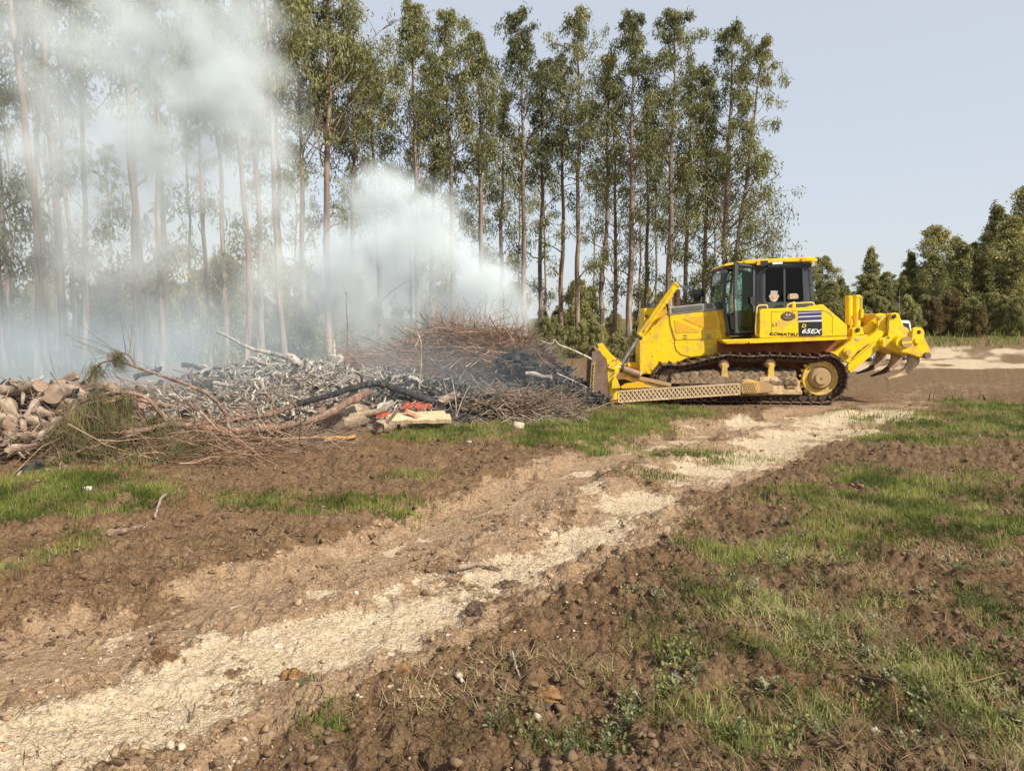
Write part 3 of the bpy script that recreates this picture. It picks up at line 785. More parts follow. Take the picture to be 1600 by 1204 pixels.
for k in range(7):
    y = 449 + k * 3.8
    prism("louver", Z(z1, [(688, y), (872, y - 20), (872, y - 18.6), (688, y + 1.4)]), HW0 - .046, HW0 - .034, M_greyp, gr, bevel=0)
prism("vent_hatch", Z(z1, [(893, 424), (935, 419), (939, 446), (898, 452)]), HW0 - .036, HW0 - .02, M_grille, hs, bevel=.003)
prism("hood_rear_cowl", Z(z1, [(950, 412), (1002, 402), (1014, 446), (966, 458)]), HW0 - .035, HW1 + .03, M_dark, bevel=.008)
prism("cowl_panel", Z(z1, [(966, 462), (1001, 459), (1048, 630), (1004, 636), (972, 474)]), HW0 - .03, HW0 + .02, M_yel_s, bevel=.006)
prism("fold_cover", Z(z1, [(720, 432), (735, 420), (760, 414), (880, 404), (905, 410), (905, 416)]), .95, 1.55, M_black, bevel=.01)
for q in ((560, 550), (560, 657), (560, 745), (548, 605)):
    disc("bolt", z1(*q), .8, HW0 - .012, HW0 + .01, M_bolt, hood, seg=8, bevel=0)
pr = disc("air_cleaner", z1(840, 395), 3.2, 1.15, 1.35, M_black, seg=12); bpy.data.objects.remove(pr)
pa, pb, pc_ = D(*z1(840, 405), WC), D(*z1(840, 375), WC), D(*z1(840, 333), WC)
ac = cyl("air_cleaner", pa, pb, .085, M_black)
cyl("cap", pb - Vector((0, 0, .01)), pc_, .155, M_dark, ac, seg=28, bevel=.02)
cyl("cap_rim", pb + Vector((0, 0, .025)), pb + Vector((0, 0, .05)), .17, M_black, ac, seg=28)
e0, e1 = D(*z1(712, 430), 1.0), D(*z1(714, 330), 1.0)
cyl("exhaust_pipe", e0, e1, .075, M_track)
hl = cyl("headlight", D(*z1(547, 440), .95), D(*z1(547, 418), .95), .06, M_dark); 
cyl("headlight", D(*z1(560, 440), 1.6), D(*z1(560, 418), 1.6), .06, M_dark)

# --- chassis, fenders
prism("chassis", Z(z2, [(200, 735), (1110, 728), (1040, 850), (1040, 980), (200, 990)]), .60, 1.90, M_hull, bevel=.02, near=.6)
prism("belly_guard", [(1028, 566), (1250, 566), (1300, 590), (1270, 612), (1040, 612), (1020, 600)], .72, 1.78, M_hull, near=.72)
fen = prism("fender", Z(z2, [(238, 728), (520, 716), (1180, 702), (1172, 722), (1120, 728), (700, 744), (440, 754), (430, 742), (400, 758), (262, 758), (246, 745)]), .06, .70, M_yel, bevel=.008)
prism("fender", Z(z2, [(238, 728), (520, 716), (1180, 702), (1172, 722), (1120, 728), (700, 744), (440, 754), (262, 758)]), far(.06), far(.70), M_yel, bevel=.008, near=.06)
prism("step_plate", Z(z2, [(262, 735), (425, 731), (428, 752), (264, 756)]), .04, .07, M_yel_s, fen, bevel=.003)
TK = [(512, 505), (522, 494), (905, 480), (930, 465), (1000, 465), (1012, 474), (1176, 618), (1176, 698), (518, 716), (510, 700)]
tank = prism("fuel_tank_cover", Z(z2, TK), .10, .62, M_yel, bevel=.02)
prism("battery_box", Z(z2, TK), far(.10), far(.62), M_yel, bevel=.02, near=.10)
def seam(pts, par, w=.094):
    bm = bmesh.new()
    for a, b in zip(pts[:-1], pts[1:]): cyl_bm(bm, D(*z2(*a), w), D(*z2(*b), w), .0035, seg=5)
    return bm_obj("panel_seam", bm, M_track, par)
seam([(606, 700), (603, 516), (985, 503), (988, 506)], tank, .099); seam([(985, 503), (1045, 528), (1062, 552), (1063, 690)], tank, .099)
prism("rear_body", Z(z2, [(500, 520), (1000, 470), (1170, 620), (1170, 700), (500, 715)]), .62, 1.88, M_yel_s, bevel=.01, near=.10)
prism("hinge_lug", Z(z2, [(958, 460), (998, 460), (998, 470), (958, 470)]), .2, .35, M_yel, bevel=.004)
# decals
dw = .0955
prism("stripe_plate", Z(z2, [(807, 512), (981, 500), (984, 588), (807, 590)]), dw, .101, M_white, tank, bevel=0)
for a, b in ((512, 522), (528, 549), (558, 582)):
    prism("stripe", Z(z2, [(807, a), (982, a - 9), (983, b - 8), (807, b)]), dw - .004, dw, M_blue, tank, bevel=0)
prism("model_plate", Z(z2, [(810, 595), (984, 588), (986, 692), (811, 699)]), dw - .004, .101, M_decblack, tank, bevel=0)
tz = math.radians(1.5)
text("lettering", "D", z2(846, 622), 27, dw - .006, M_decyel, tank, shear=.25, bold=.002, xs=1.15, rot=-tz)
text("lettering", "65EX", z2(900, 663), 34, dw - .006, M_white, tank, shear=.3, bold=.0028, xs=1.3, rot=-tz)
text("lettering", "KOMATSU", z2(696, 685), 22, dw - .001, M_decblack, tank, bold=.0022, xs=1.42, rot=-tz)
text("lettering", "L1", z2(631, 612), 30, dw - .001, M_track, tank, bold=-.001, xs=.9)
oc = D(*z2(729, 550), dw)
def oval(name, c, rx, rz, w, mat, par, seg=32):
    bm = bmesh.new(); bm.faces.new([bm.verts.new((c.x + rx * math.cos(t), w, c.z + rz * math.sin(t))) for t in [2 * math.pi * k / seg for k in range(seg)]])
    bmesh.ops.solidify(bm, geom=bm.faces[:], thickness=.003)
    return bm_obj(name, bm, mat, par)
ex = D(*z2(785, 550), dw).x - oc.x; ez = oc.z - D(*z2(729, 584), dw).z
bdg = oval("badge", oc, ex, ez, dw, M_brown, tank)
oval("badge_ring", oc, ex * .86, ez * .80, dw - .003, M_beige, bdg); oval("badge_face", oc, ex * .82, ez * .74, dw - .006, M_brown, bdg)
bm = bmesh.new()
for s in (-1, 1):
    for k in range(3):
        cyl_bm(bm, Vector((oc.x + s * .01, dw - .008, oc.z + .012 + .012 * k)), Vector((oc.x + s * (.055 - .012 * k), dw - .008, oc.z + .03 + .010 * k)), .004, seg=5)
bm_obj("badge_emblem", bm, M_white, bdg)
bm = bmesh.new(); cyl_bm(bm, Vector((oc.x - ex * .6, dw - .008, oc.z - ez * .25)), Vector((oc.x + ex * .6, dw - .008, oc.z - ez * .25)), .004, seg=5)
bm_obj("badge_line", bm, M_beige, bdg)
# hand rails
M_rail = simple("pale_yellow_rail", (.72, .50, .12), (.80, .58, .2), 12, .45)
polybar("handrail", [D(*z2(*p), .16) for p in ((574, 488), (572, 472), (560, 464), (510, 468), (494, 480), (484, 640), (486, 684), (510, 692))], .016, M_rail)
polybar("handrail", [D(*z2(*p), .16) for p in ((722, 486), (724, 466), (738, 455), (905, 445), (922, 452), (928, 472))], .016, M_rail)
wl_ = prism("work_light", Z(z2, [(738, 398), (742, 382), (756, 378), (800, 378), (808, 392), (808, 418), (738, 422)]), .22, .38, M_beige, bevel=.012)
prism("lamp_post", Z(z2, [(762, 440), (786, 440), (788, 482), (762, 484)]), .26, .32, M_yel, wl_, bevel=.004)
cyl("lamp_stem", D(*z2(774, 420), .3), D(*z2(774, 445), .3), .02, M_track, wl_)

# --- cab
CW0, CW1 = .52, 1.98
cab = prism("cab", Z(z6, [(640, 300), (1340, 195), (1350, 170), (1405, 168), (1440, 760), (1430, 800), (640, 800)]), CW0 + .06, CW1 - .06, M_black, bevel=.0)
bpy.data.objects.remove(cab)
cab = prism("cab", Z(z6, [(640, 745), (1440, 715), (1440, 800), (1435, 830), (640, 860)]), CW0, CW1, M_dark, bevel=.01)   # sill below the windows
def cabbar(pts, w0=CW0, w1=CW0 + .07, mat=M_dark, name="cab_frame", par=None): return prism(name, Z(z6, pts), w0, w1, mat, par or cab, bevel=.006)
for (w0, w1) in ((CW0, CW0 + .07), (CW1 - .07, CW1)):
    prism("side_frame", Z(z6, [(640, 270), (700, 262), (740, 262), (765, 290), (765, 700), (790, 735), (760, 745), (640, 745)]), w0, w1, M_dark, cab, .008, near=CW0)
    prism("side_frame", Z(z6, [(700, 258), (1280, 190), (1345, 185), (1350, 200), (1300, 262), (1240, 245), (800, 266), (765, 285), (740, 300)]), w0, w1, M_dark, cab, .006, near=CW0)
    prism("side_frame", Z(z6, [(1270, 240), (1345, 190), (1395, 720), (1280, 730), (1250, 735), (1290, 700)]), w0, w1, M_dark, cab, .008, near=CW0)
    prism("side_frame", Z(z6, [(790, 728), (1250, 722), (1290, 700), (1300, 745), (760, 750)]), w0, w1, M_dark, cab, .006, near=CW0)
    prism("window_divider", Z(z6, [(1012, 250), (1044, 248), (1048, 735), (1018, 737)]), w0 + .005, w1 - .02, M_dark, cab, .004, near=CW0)
    prism("window", Z(z6, [(742, 275), (1290, 240), (1290, 740), (745, 745)]), w0 + .030, w0 + .036, M_glass_d, cab, 0, near=CW0)
prism("rear_frame", Z(z6, [(1345, 180), (1405, 178), (1442, 720), (1398, 722)]), CW0, CW1, M_dark, cab, .008)
for q in ((1382, 290), (1395, 482), (1408, 668)):
    disc("bolt", z6(*q), 1.1, CW0 - .015, CW0 + .02, M_black, cab, seg=8, bevel=0)
prism("cab_floor", Z(z6, [(230, 1140), (800, 1130), (800, 1170), (230, 1200)]), CW0, CW1, M_black, cab, 0)
# front section : posts, rails, lower sill
for (w0, w1) in ((CW0, CW0 + .06), (CW1 - .06, CW1)):
    prism("front_post", Z(z6, [(185, 250), (215, 238), (240, 300), (208, 735), (275, 1150), (240, 1175), (165, 735)]), w0, w1, M_dark, cab, .006, near=CW0)
    prism("top_rail", Z(z6, [(180, 240), (360, 195), (740, 240), (740, 275), (640, 262), (360, 232), (215, 258)]), w0, w1, M_dark, cab, .006, near=CW0)
    prism("sill", Z(z6, [(240, 1160), (290, 1140), (655, 1130), (655, 1165), (245, 1185)]), w0, w1, M_dark, cab, .006, near=CW0)
    prism("middle_post", Z(z6, [(648, 262), (738, 258), (738, 745), (655, 760), (655, 1160), (648, 1160)]), w0, w1 + .02, M_dark, cab, .006, near=CW0)
prism("side_glass", Z(z6, [(215, 265), (640, 262), (640, 1150), (280, 1150), (212, 735)]), CW1 - .035, CW1 - .03, M_glass, cab, 0, near=CW0)
# front windscreen : two panes and a cross rail
P1, P2, P3 = D(*z6(190, 255), CW0), D(*z6(172, 735), CW0), D(*z6(245, 1160), CW0)
mb = MB(); mb.add([(P1.x, CW0 + .05, P1.z), (P1.x, CW1 - .05, P1.z), (P2.x, CW1 - .05, P2.z), (P2.x, CW0 + .05, P2.z), (P3.x, CW0 + .05, P3.z), (P3.x, CW1 - .05, P3.z)], [[0, 1, 2, 3], [3, 2, 5, 4]])
mb.build("windscreen", M_glass, cab)
polybar("windscreen_rail", [Vector((P2.x, CW0, P2.z)), Vector((P2.x, CW1, P2.z))], .03, M_dark, cab)
polybar("windscreen_rail", [Vector((P1.x, CW0, P1.z)), Vector((P1.x, CW1, P1.z))], .035, M_dark, cab)
rb0, rb1 = D(*z6(735, 745), CW0), D(*z6(735, 262), CW0)
prism("partition", Z(z6, [(690, 300), (740, 300), (740, 760), (690, 760)]), CW0 + .75, CW1 - .07, M_black, cab, 0)
# roof
roof = prism("cab_roof", Z(z6, [(455, 180), (470, 152), (520, 138), (1340, 102), (1420, 98), (1495, 125), (1495, 165), (1445, 175), (1440, 210), (1405, 208), (1400, 165), (1000, 175), (800, 190), (500, 200)]), CW0 - .10, CW1 + .10, M_yel, bevel=.02)
prism("roof_front", Z(z6, [(190, 222), (225, 190), (370, 168), (470, 160), (470, 185), (365, 205), (200, 232)]), CW0 - .06, CW1 + .06, M_yel, cab, .01)
prism("roof_rail", Z(z6, [(640, 160), (800, 150), (802, 210), (740, 235), (650, 225)]), CW0 - .13, CW0 - .06, M_black, roof, .006)
prism("lamp", Z(z6, [(645, 158), (695, 152), (695, 212), (645, 218)]), CW0 - .15, CW0 - .12, M_yel_s, roof, .004)
prism("lamp", Z(z6, [(1265, 118), (1340, 115), (1342, 152), (1300, 168), (1268, 160)]), CW0 - .13, CW0 - .10, M_yel_s, roof, .004)
prism("roof_label", Z(z6, [(862, 178), (1005, 168), (1003, 198), (864, 206)]), CW0 - .125, CW0 - .10, M_white, roof, .004)
prism("roof_edge", Z(z6, [(800, 195), (1400, 168), (1402, 200), (1350, 205), (800, 240)]), CW0 - .05, CW1 + .05, M_dark, cab, .005)
# open door, hinged at the middle post and swung out a little
door = empty("door", (0, 0, 0)); door.parent = dozer
HX = D(*z6(640, 700), CW0).x
door.location = (HX, CW0 - .02, 0)
dm = math.radians(17)
door.rotation_euler = (0, 0, dm)
def dprism(name, pts, w0, w1, mat, bevel=.005, par=None):
    bm = bmesh.new()
    P = [D(*z6(*p), CW0 - .25) for p in pts]
    a = [bm.verts.new(((p.x - HX) / math.cos(dm), w0, p.z)) for p in P]; b = [bm.verts.new(((p.x - HX) / math.cos(dm), w1, p.z)) for p in P]
    bm.faces.new(a); bm.faces.new(b[::-1]); n = len(P)
    for i in range(n): bm.faces.new((a[i], b[i], b[(i + 1) % n], a[(i + 1) % n]))
    return bm_obj(name, bm, mat, par or door, bevel)
dprism("door_frame", [(338, 172), (395, 178), (380, 480), (378, 800), (392, 1150), (350, 1150), (332, 700)], -.03, .03, M_dark)
dprism("door_frame", [(360, 165), (720, 232), (720, 248), (380, 215)], -.03, .03, M_dark)
dprism("door_frame", [(610, 240), (648, 248), (648, 1150), (612, 1150)], -.03, .03, M_dark)
dprism("door_frame", [(350, 1128), (650, 1118), (650, 1155), (352, 1160)], -.03, .03, M_dark)
dprism("door_glass", [(378, 215), (615, 245), (615, 1130), (380, 1130)], -.004, .004, M_glass, 0)
dprism("door_handle", [(560, 660), (636, 640), (640, 760), (600, 790), (565, 740)], -.05, .01, M_black)
dprism("door_handle", [(330, 700), (348, 690), (352, 850), (336, 850)], -.07, -.02, M_greyp)
# interior
prism("seat", Z(z6, [(385, 860), (530, 845), (640, 760), (700, 640), (735, 640), (735, 1000), (700, 1060), (540, 1090), (400, 1110)]), .95, 1.5, M_seat, cab, .05, near=.7)
prism("console", Z(z6, [(235, 900), (360, 880), (370, 1140), (280, 1150)]), .8, 1.7, M_black, cab, .03)
pipe("lever", [D(*z6(520, 1080), .75), D(*z6(515, 900), .78), D(*z6(500, 780), .80)], .012, M_greyp, cab)
polybar("grab_rail", [D(*z6(580, 300), 1.8), D(*z6(575, 620), 1.8)], .018, M_greyp, cab)
pipe("side_mirror", [D(*z6(205, 245), CW0 - .02), D(*z6(168, 262), CW0 - .08), D(*z6(150, 330), CW0 - .1), D(*z6(160, 390), CW0 - .08), D(*z6(185, 395), CW0 - .02)], .010, M_black, cab)
# crest sticker on the window: white shield with a wall crown and an orange field
cc = D(*z6(884, 650), CW0 + .02)
k = D(*z6(960, 650), CW0 + .02).x - cc.x
bm = bmesh.new()
sh = [(-.62, 1.0), (-.62, .82), (-.80, 1.05)]
out = [(-.7, 1.05), (-.45, .95), (-.45, 1.1), (-.2, 1.1), (-.2, 1.0), (.0, 1.0), (.0, 1.12), (.25, 1.12), (.25, .98), (.48, .98), (.48, 1.1), (.72, 1.05), (.55, .62), (.85, .25), (.95, 0), (.78, -.2), (.7, -.6), (.35, -.9), (0, -.98), (-.35, -.9), (-.7, -.6), (-.78, -.2), (-.95, 0), (-.85, .25), (-.55, .62)]
bm.faces.new([bm.verts.new((cc.x + k * a, CW0 + .022, cc.z + k * b)) for a, b in out])
bmesh.ops.solidify(bm, geom=bm.faces[:], thickness=.003)
cr = bm_obj("crest_sticker", bm, M_white, cab)
bm = bmesh.new(); bm.faces.new([bm.verts.new((cc.x + k * a, CW0 + .018, cc.z + k * b)) for a, b in [(-.45, .42), (.45, .42), (.45, -.2), (.25, -.45), (0, -.55), (-.25, -.45), (-.45, -.2)]])
bm_obj("crest_shield", bm, M_orange, cr)
bm = bmesh.new()
for a, b, c, d in ((-.3, .3, .3, -.3), (.3, .3, -.3, -.3), (0, .35, 0, -.4)): cyl_bm(bm, Vector((cc.x + k * a, CW0 + .015, cc.z + k * b)), Vector((cc.x + k * c, CW0 + .015, cc.z + k * d)), .004, seg=4)
bm_obj("crest_charge", bm, M_white, cr)

# --- crawler tracks
shoe_bm = bmesh.new()
def box_bm(bm, x0, x1, y0, y1, z0, z1_):
    v = [bm.verts.new(p) for p in ((x0, y0, z0), (x1, y0, z0), (x1, y1, z0), (x0, y1, z0), (x0, y0, z1_), (x1, y0, z1_), (x1, y1, z1_), (x0, y1, z1_))]
    for f in ((3, 2, 1, 0), (4, 5, 6, 7), (0, 1, 5, 4), (1, 2, 6, 5), (2, 3, 7, 6), (3, 0, 4, 7)): bm.faces.new([v[i] for i in f])
PITCHL = .205
box_bm(shoe_bm, -PITCHL * .5 + .004, PITCHL * .5 + .012, 0, .56, 0, .02)
box_bm(shoe_bm, PITCHL * .5 - .030, PITCHL * .5 - .006, .003, .557, .02, .072)
box_bm(shoe_bm, -PITCHL * .5 + .004, -PITCHL * .5 + .03, .01, .55, -.02, .0)
me_shoe = bpy.data.meshes.new("track_shoe"); shoe_bm.to_mesh(me_shoe); shoe_bm.free(); me_shoe.materials.append(M_shoe)
lk = bmesh.new()
for yy in (.14, .36):
    box_bm(lk, -PITCHL * .56, PITCHL * .56, yy, yy + .045, -.115, -.004)
for yy in (.10,):
    cyl_bm(lk, (PITCHL * .5, yy, -.07), (PITCHL * .5, .45, -.07), .032, seg=8)
me_link = bpy.data.meshes.new("track_link"); lk.to_mesh(me_link); lk.free(); me_link.materials.append(M_track)
bt = bmesh.new()
for xx in (-.045, .03): cyl_bm(bt, (xx, .125, -.05), (xx, .139, -.05), .012, seg=6)
me_bolt = bpy.data.meshes.new("link_bolt"); bt.to_mesh(me_bolt); bt.free(); me_bolt.materials.append(M_polish)
# loop measured from the photo (outer plate line, bottom flat on the ground)
sp_c = D(1285.6, 594.5, 0.0); id_c = D(1050, 596.5, 0.0)
RS, RI = .50, .40
zt = .075
sp = (sp_c.x, zt + RS); ic = (id_c.x - .0, zt + RI)
loop = []
for t in np.linspace(-90, 75, 12): loop.append((sp[0] + RS * math.cos(math.radians(t)), sp[1] + RS * math.sin(math.radians(t))))
for q in ((1275, 559), (1240, 557.5), (1205, 555.5), (1172, 557.5), (1138, 555.0), (1110, 560.5), (1085, 567), (1066, 571)):
    p = D(q[0], q[1], 0.0); loop.append((p.x, p.z))
for t in np.linspace(115, 270, 9): loop.append((ic[0] + RI * math.cos(math.radians(t)), ic[1] + RI * math.sin(math.radians(t))))
loop = np.array(loop + [loop[0]])
dd = np.concatenate([[0], np.cumsum(np.hypot(*np.diff(loop, axis=0).T))])
NS = int(round(dd[-1] / PITCHL))
for side in (0, 1):
    trk = empty("track", (0, 0, 0)); trk.parent = dozer
    trk.location = (0, 0 if side == 0 else far(.56), 0)
    for i in range(NS):
        s_ = (i + .5) * dd[-1] / NS
        x, z = np.interp(s_, dd, loop[:, 0]), np.interp(s_, dd, loop[:, 1])
        s2 = (s_ + .05) % dd[-1]; s0 = (s_ - .05) % dd[-1]
        tx = np.interp(s2, dd, loop[:, 0]) - np.interp(s0, dd, loop[:, 0]); tz_ = np.interp(s2, dd, loop[:, 1]) - np.interp(s0, dd, loop[:, 1])
        ang = math.atan2(tz_, tx)
        # local +z of the shoe points outwards (loop runs counter-clockwise seen from the near side)
        for me_, nm in ((me_shoe, "track_shoe"), (me_link, "track_link")) + (((me_bolt, "link_bolt"),) if side == 0 else ()):
            o = bpy.data.objects.new(nm, me_); COL.objects.link(o); o.parent = trk
            if nm != "track_shoe": o["kind"] = "stuff"
            o.matrix_local = Matrix.Translation((x, 0, z)) @ Matrix.Rotation(-ang, 4, 'Y') @ Matrix.Rotation(math.pi, 4, 'X') @ Matrix.Translation((0, -.56, 0))
# sprocket, idler, rollers, frames on both sides
def ringteeth(name, c, r, nt_, w0, w1, mat, par):
    bm = bmesh.new(); pts = []
    for k2 in range(nt_ * 4):
        t = 2 * math.pi * k2 / (nt_ * 4); rr_ = r * (1.10 if k2 % 4 in (0, 1) else .93)
        pts.append((c[0] + rr_ * math.cos(t), c[1] + rr_ * math.sin(t)))
    a = [bm.verts.new((x, w0, z)) for x, z in pts]; b = [bm.verts.new((x, w1, z)) for x, z in pts]
    bm.faces.new(a); bm.faces.new(b[::-1]); n = len(a)
    for i in range(n): bm.faces.new((a[i], b[i], b[(i + 1) % n], a[(i + 1) % n]))
    return bm_obj(name, bm, mat, par, .004)
for side in (0, 1):
    W = (lambda w: w) if side == 0 else far
    c = sp
    spk = ringteeth("sprocket", c, RS - .108, 21, W(.20), W(.30), M_yel_d, dozer)
    def C_(nm, cx, r, w0, w1, mat, par, seg=32, bev=.008, r1=None): return cyl(nm, (cx[0], W(w0), cx[1]), (cx[0], W(w1), cx[1]), r, mat, par, r1=r1, seg=seg, bevel=bev)
    bm = bmesh.new()                                        # deep dished rim
    for (ra, wa), (rb_, wb) in (((.365, .19), (.365, .17)), ((.365, .17), (.335, .17)), ((.335, .17), (.30, .23)), ((.30, .23), (.20, .23))):
        A = [bm.verts.new((c[0] + ra * math.cos(t), W(wa), c[1] + ra * math.sin(t))) for t in np.linspace(0, 2 * math.pi, 40, endpoint=False)]
        B = [bm.verts.new((c[0] + rb_ * math.cos(t), W(wb), c[1] + rb_ * math.sin(t))) for t in np.linspace(0, 2 * math.pi, 40, endpoint=False)]
        for i in range(40): bm.faces.new((A[i], A[(i + 1) % 40], B[(i + 1) % 40], B[i]))
    bm_obj("rim", bm, M_yel_d, spk)
    C_("hub_flange", c, .265, .20, .25, M_yel_d, spk); C_("hub", c, .20, .10, .22, M_mudyel, spk, r1=.25); C_("hub_cap", c, .145, .06, .12, M_mudyel, spk, bev=.02); C_("hub_plug", c, .03, .045, .07, M_bolt, spk, seg=6)
    if side == 0:
        b0 = None
        for k2 in range(26):
            t = 2 * math.pi * k2 / 26
            pos = (c[0] + .238 * math.cos(t), 0, c[1] + .238 * math.sin(t))
            if b0 is None:
                bmx = bmesh.new(); cyl_bm(bmx, (0, .175, 0), (0, .21, 0), .013, seg=6); b0 = bpy.data.meshes.new("bolt"); bmx.to_mesh(b0); bmx.free(); b0.materials.append(M_bolt)
            o = bpy.data.objects.new("bolt", b0); COL.objects.link(o); o.parent = spk; o.location = pos
    C_("idler", ic, RI - .10, .14, .44, M_mud, dozer, bev=.02); C_("idler_rim", ic, RI - .07, .2, .38, M_track, dozer)
    px_of = [(1065, 618), (1090, 619), (1115, 619), (1138, 619), (1163, 619.5), (1190, 620), (1218, 620), (1243, 620)]
    for q in px_of:
        p = D(q[0], q[1], 0.0)
        rl = C_("track_roller", (p.x, zt + .10 + .115), .115, .12, .44, M_track, dozer, seg=20, bev=.015)
        C_("roller_cap", (p.x, zt + .10 + .115), .075, .09, .13, M_mudyel, rl, seg=16)
    for q in ((1132, 569.5), (1204.8, 568.3)):
        p = D(q[0], q[1], .1)
        rl = C_("carrier_roller", (p.x, p.z), .105, .12, .42, M_mudtan, dozer, seg=24, bev=.01)
        C_("roller_cap", (p.x, p.z), .07, .09, .13, M_yel_d, rl, seg=16)
        x0 = p.x
        bm = bmesh.new(); v = [(x0 - .05, p.z), (x0 + .05, p.z), (x0 + .085, p.z - .36), (x0 - .085, p.z - .36)]
        a = [bm.verts.new((x, W(.075), z)) for x, z in v]; b = [bm.verts.new((x, W(.115), z)) for x, z in v]
        bm.faces.new(a); bm.faces.new(b[::-1])
        for i in range(4): bm.faces.new((a[i], b[i], b[(i + 1) % 4], a[(i + 1) % 4]))
        bm_obj("roller_bracket", bm, M_yel_d, rl, .01)
    FR = [(1062, 607), (1062, 598), (1130, 590), (1180, 590), (1188, 588), (1243, 588), (1250, 596), (1253, 617), (1060, 620)]
    fr_ = prism("track_frame", FR, W(.10), W(.46), M_mudtan, bevel=.015, near=.10)
    if side == 0:
        # heavy caked mud lying on the frame
        g = np.random.default_rng(3)
        xs = np.linspace(D(1046, 590, .1).x, D(1247, 590, .1).x, 90); ws = np.linspace(.03, .5, 14)
        X, Wm = np.meshgrid(xs, ws, indexing='ij')
        zb = D(1150, 592, .1).z
        top = D(1150, 573.5, .1).z
        prof_ = np.minimum(1, (Wm - .03) / .10) * (.55 + .45 * (Wm - .03) / .47)
        Hm = zb - .05 + (top - zb + .05) * prof_ + .035 * fbm(X * 9, Wm * 9, 4, 3) + .02 * fbm(X * 3, Wm * 3, 2, 8)
        Hm[:, 0] = zb - .10; Hm[0] = zb - .1; Hm[-1] = zb - .1
        nxx, nyy = X.shape; ii = np.arange(nxx - 1)[:, None] * nyy + np.arange(nyy - 1)
        mb = MB(); mb.add(np.stack([X, Wm + .012 * fbm(X * 12, Hm * 12, 3, 5), Hm], -1).reshape(-1, 3), np.stack([ii, ii + nyy, ii + nyy + 1, ii + 1], -1).reshape(-1, 4))
        tag(mb.build("caked_mud", M_mud, fr_, smooth=True), kind="stuff")
        pcv = prism("cover_plate", Z(z2, [(712, 1012), (722, 1005), (785, 1005), (798, 1020), (798, 1080), (785, 1090), (722, 1090), (710, 1075)]), .06, .11, M_mudyel, fr_, .008)
        for k2 in range(8):
            t = k2 * math.pi / 4; disc("bolt", z2(754 + 34 * math.cos(t), 1047 + 34 * math.sin(t)), .9, .045, .07, M_bolt, pcv, seg=6, bevel=0)
        prism("roller_guard", Z(z2, [(515, 1010), (640, 1000), (700, 1060), (700, 1100), (835, 1105), (838, 1138), (510, 1136)]), .05, .12, M_mudtan, fr_, .01)

# --- blade, push arms, cylinders
WB0, WB1 = -.42, 2.92
blade_prof = Z(z4, [(200, 235), (260, 215), (300, 230), (372, 320), (380, 380), (392, 540), (405, 700), (408, 830), (330, 900), (130, 948), (150, 870), (165, 690), (172, 500), (190, 380)])
end_plate = prism("blade", blade_prof, WB0, WB0 + .05, M_blade, bevel=.008)
prism("end_plate", blade_prof, WB1 - .05, WB1, M_blade, end_plate, .008, near=WB0)
mold = Z(z4, [(262, 240), (345, 330), (352, 420), (335, 560), (300, 720), (220, 860), (150, 935), (200, 930), (270, 860), (345, 730), (375, 560), (385, 400), (372, 320), (300, 230)])
prism("moldboard", mold, WB0 + .05, WB1 - .05, M_blade, end_plate, .004, near=WB0)
prism("cutting_edge", Z(z4, [(130, 950), (150, 925), (330, 880), (345, 895)]), WB0 - .01, WB1 + .01, M_polish, end_plate, .003, near=WB0)
prism("blade_top_plate", Z(z4, [(262, 145), (275, 132), (335, 130), (385, 200), (450, 275), (545, 350), (545, 380), (490, 400), (500, 470), (392, 440), (375, 320), (330, 280), (290, 220), (255, 215), (280, 190)]), WB0 + .02, WB0 + .12, M_yel, end_plate, .01)
prism("blade_back", Z(z4, [(372, 320), (490, 400), (540, 440), (545, 480), (490, 560), (500, 640), (560, 680), (555, 700), (520, 710), (520, 840), (408, 850), (405, 700), (392, 540), (382, 400)]), WB0 + .06, WB1 - .06, M_yel, end_plate, .012, near=WB0)
prism("gusset", Z(z4, [(440, 700), (450, 600), (490, 540), (520, 590), (560, 690)]), WB0 - .04, WB0 + .08, M_yel, end_plate, .008)
disc("pin_boss", z4(440, 795), 4.2, WB0 - .05, WB0 + .04, M_blade, end_plate)
for q in ((415, 395), (480, 500), (470, 340), (515, 330)): disc("bolt", z4(*q), 1.0, WB0 - .0, WB0 + .1, M_bolt, end_plate, seg=8, bevel=0)
# perforated edge strip: two bars with rungs
edge = bar("edge_guard", z4(232, 385), z4(200, 870), 1.8, WB0 - .05, WB0 - .0, M_yel_d, end_plate, .003)
bar("edge_rail", z4(196, 385), z4(166, 870), 1.2, WB0 - .05, WB0 - .01, M_mudyel, edge, .003)
for k2 in range(12):
    f0, f1 = k2 / 12, (k2 + 1) / 12
    a = (196 - 30 * f0, 385 + 485 * f0) if k2 % 2 else (232 - 32 * f0, 385 + 485 * f0); b = (232 - 32 * f1, 385 + 485 * f1) if k2 % 2 else (196 - 30 * f1, 385 + 485 * f1)
    bar("rung", z4(*a), z4(*b), 1.0, WB0 - .048, WB0 - .012, M_mudyel, edge, 0)
bar("edge_head", z4(190, 385), z4(250, 385), 1.8, WB0 - .055, WB0 - .0, M_yel_d, edge, .003)
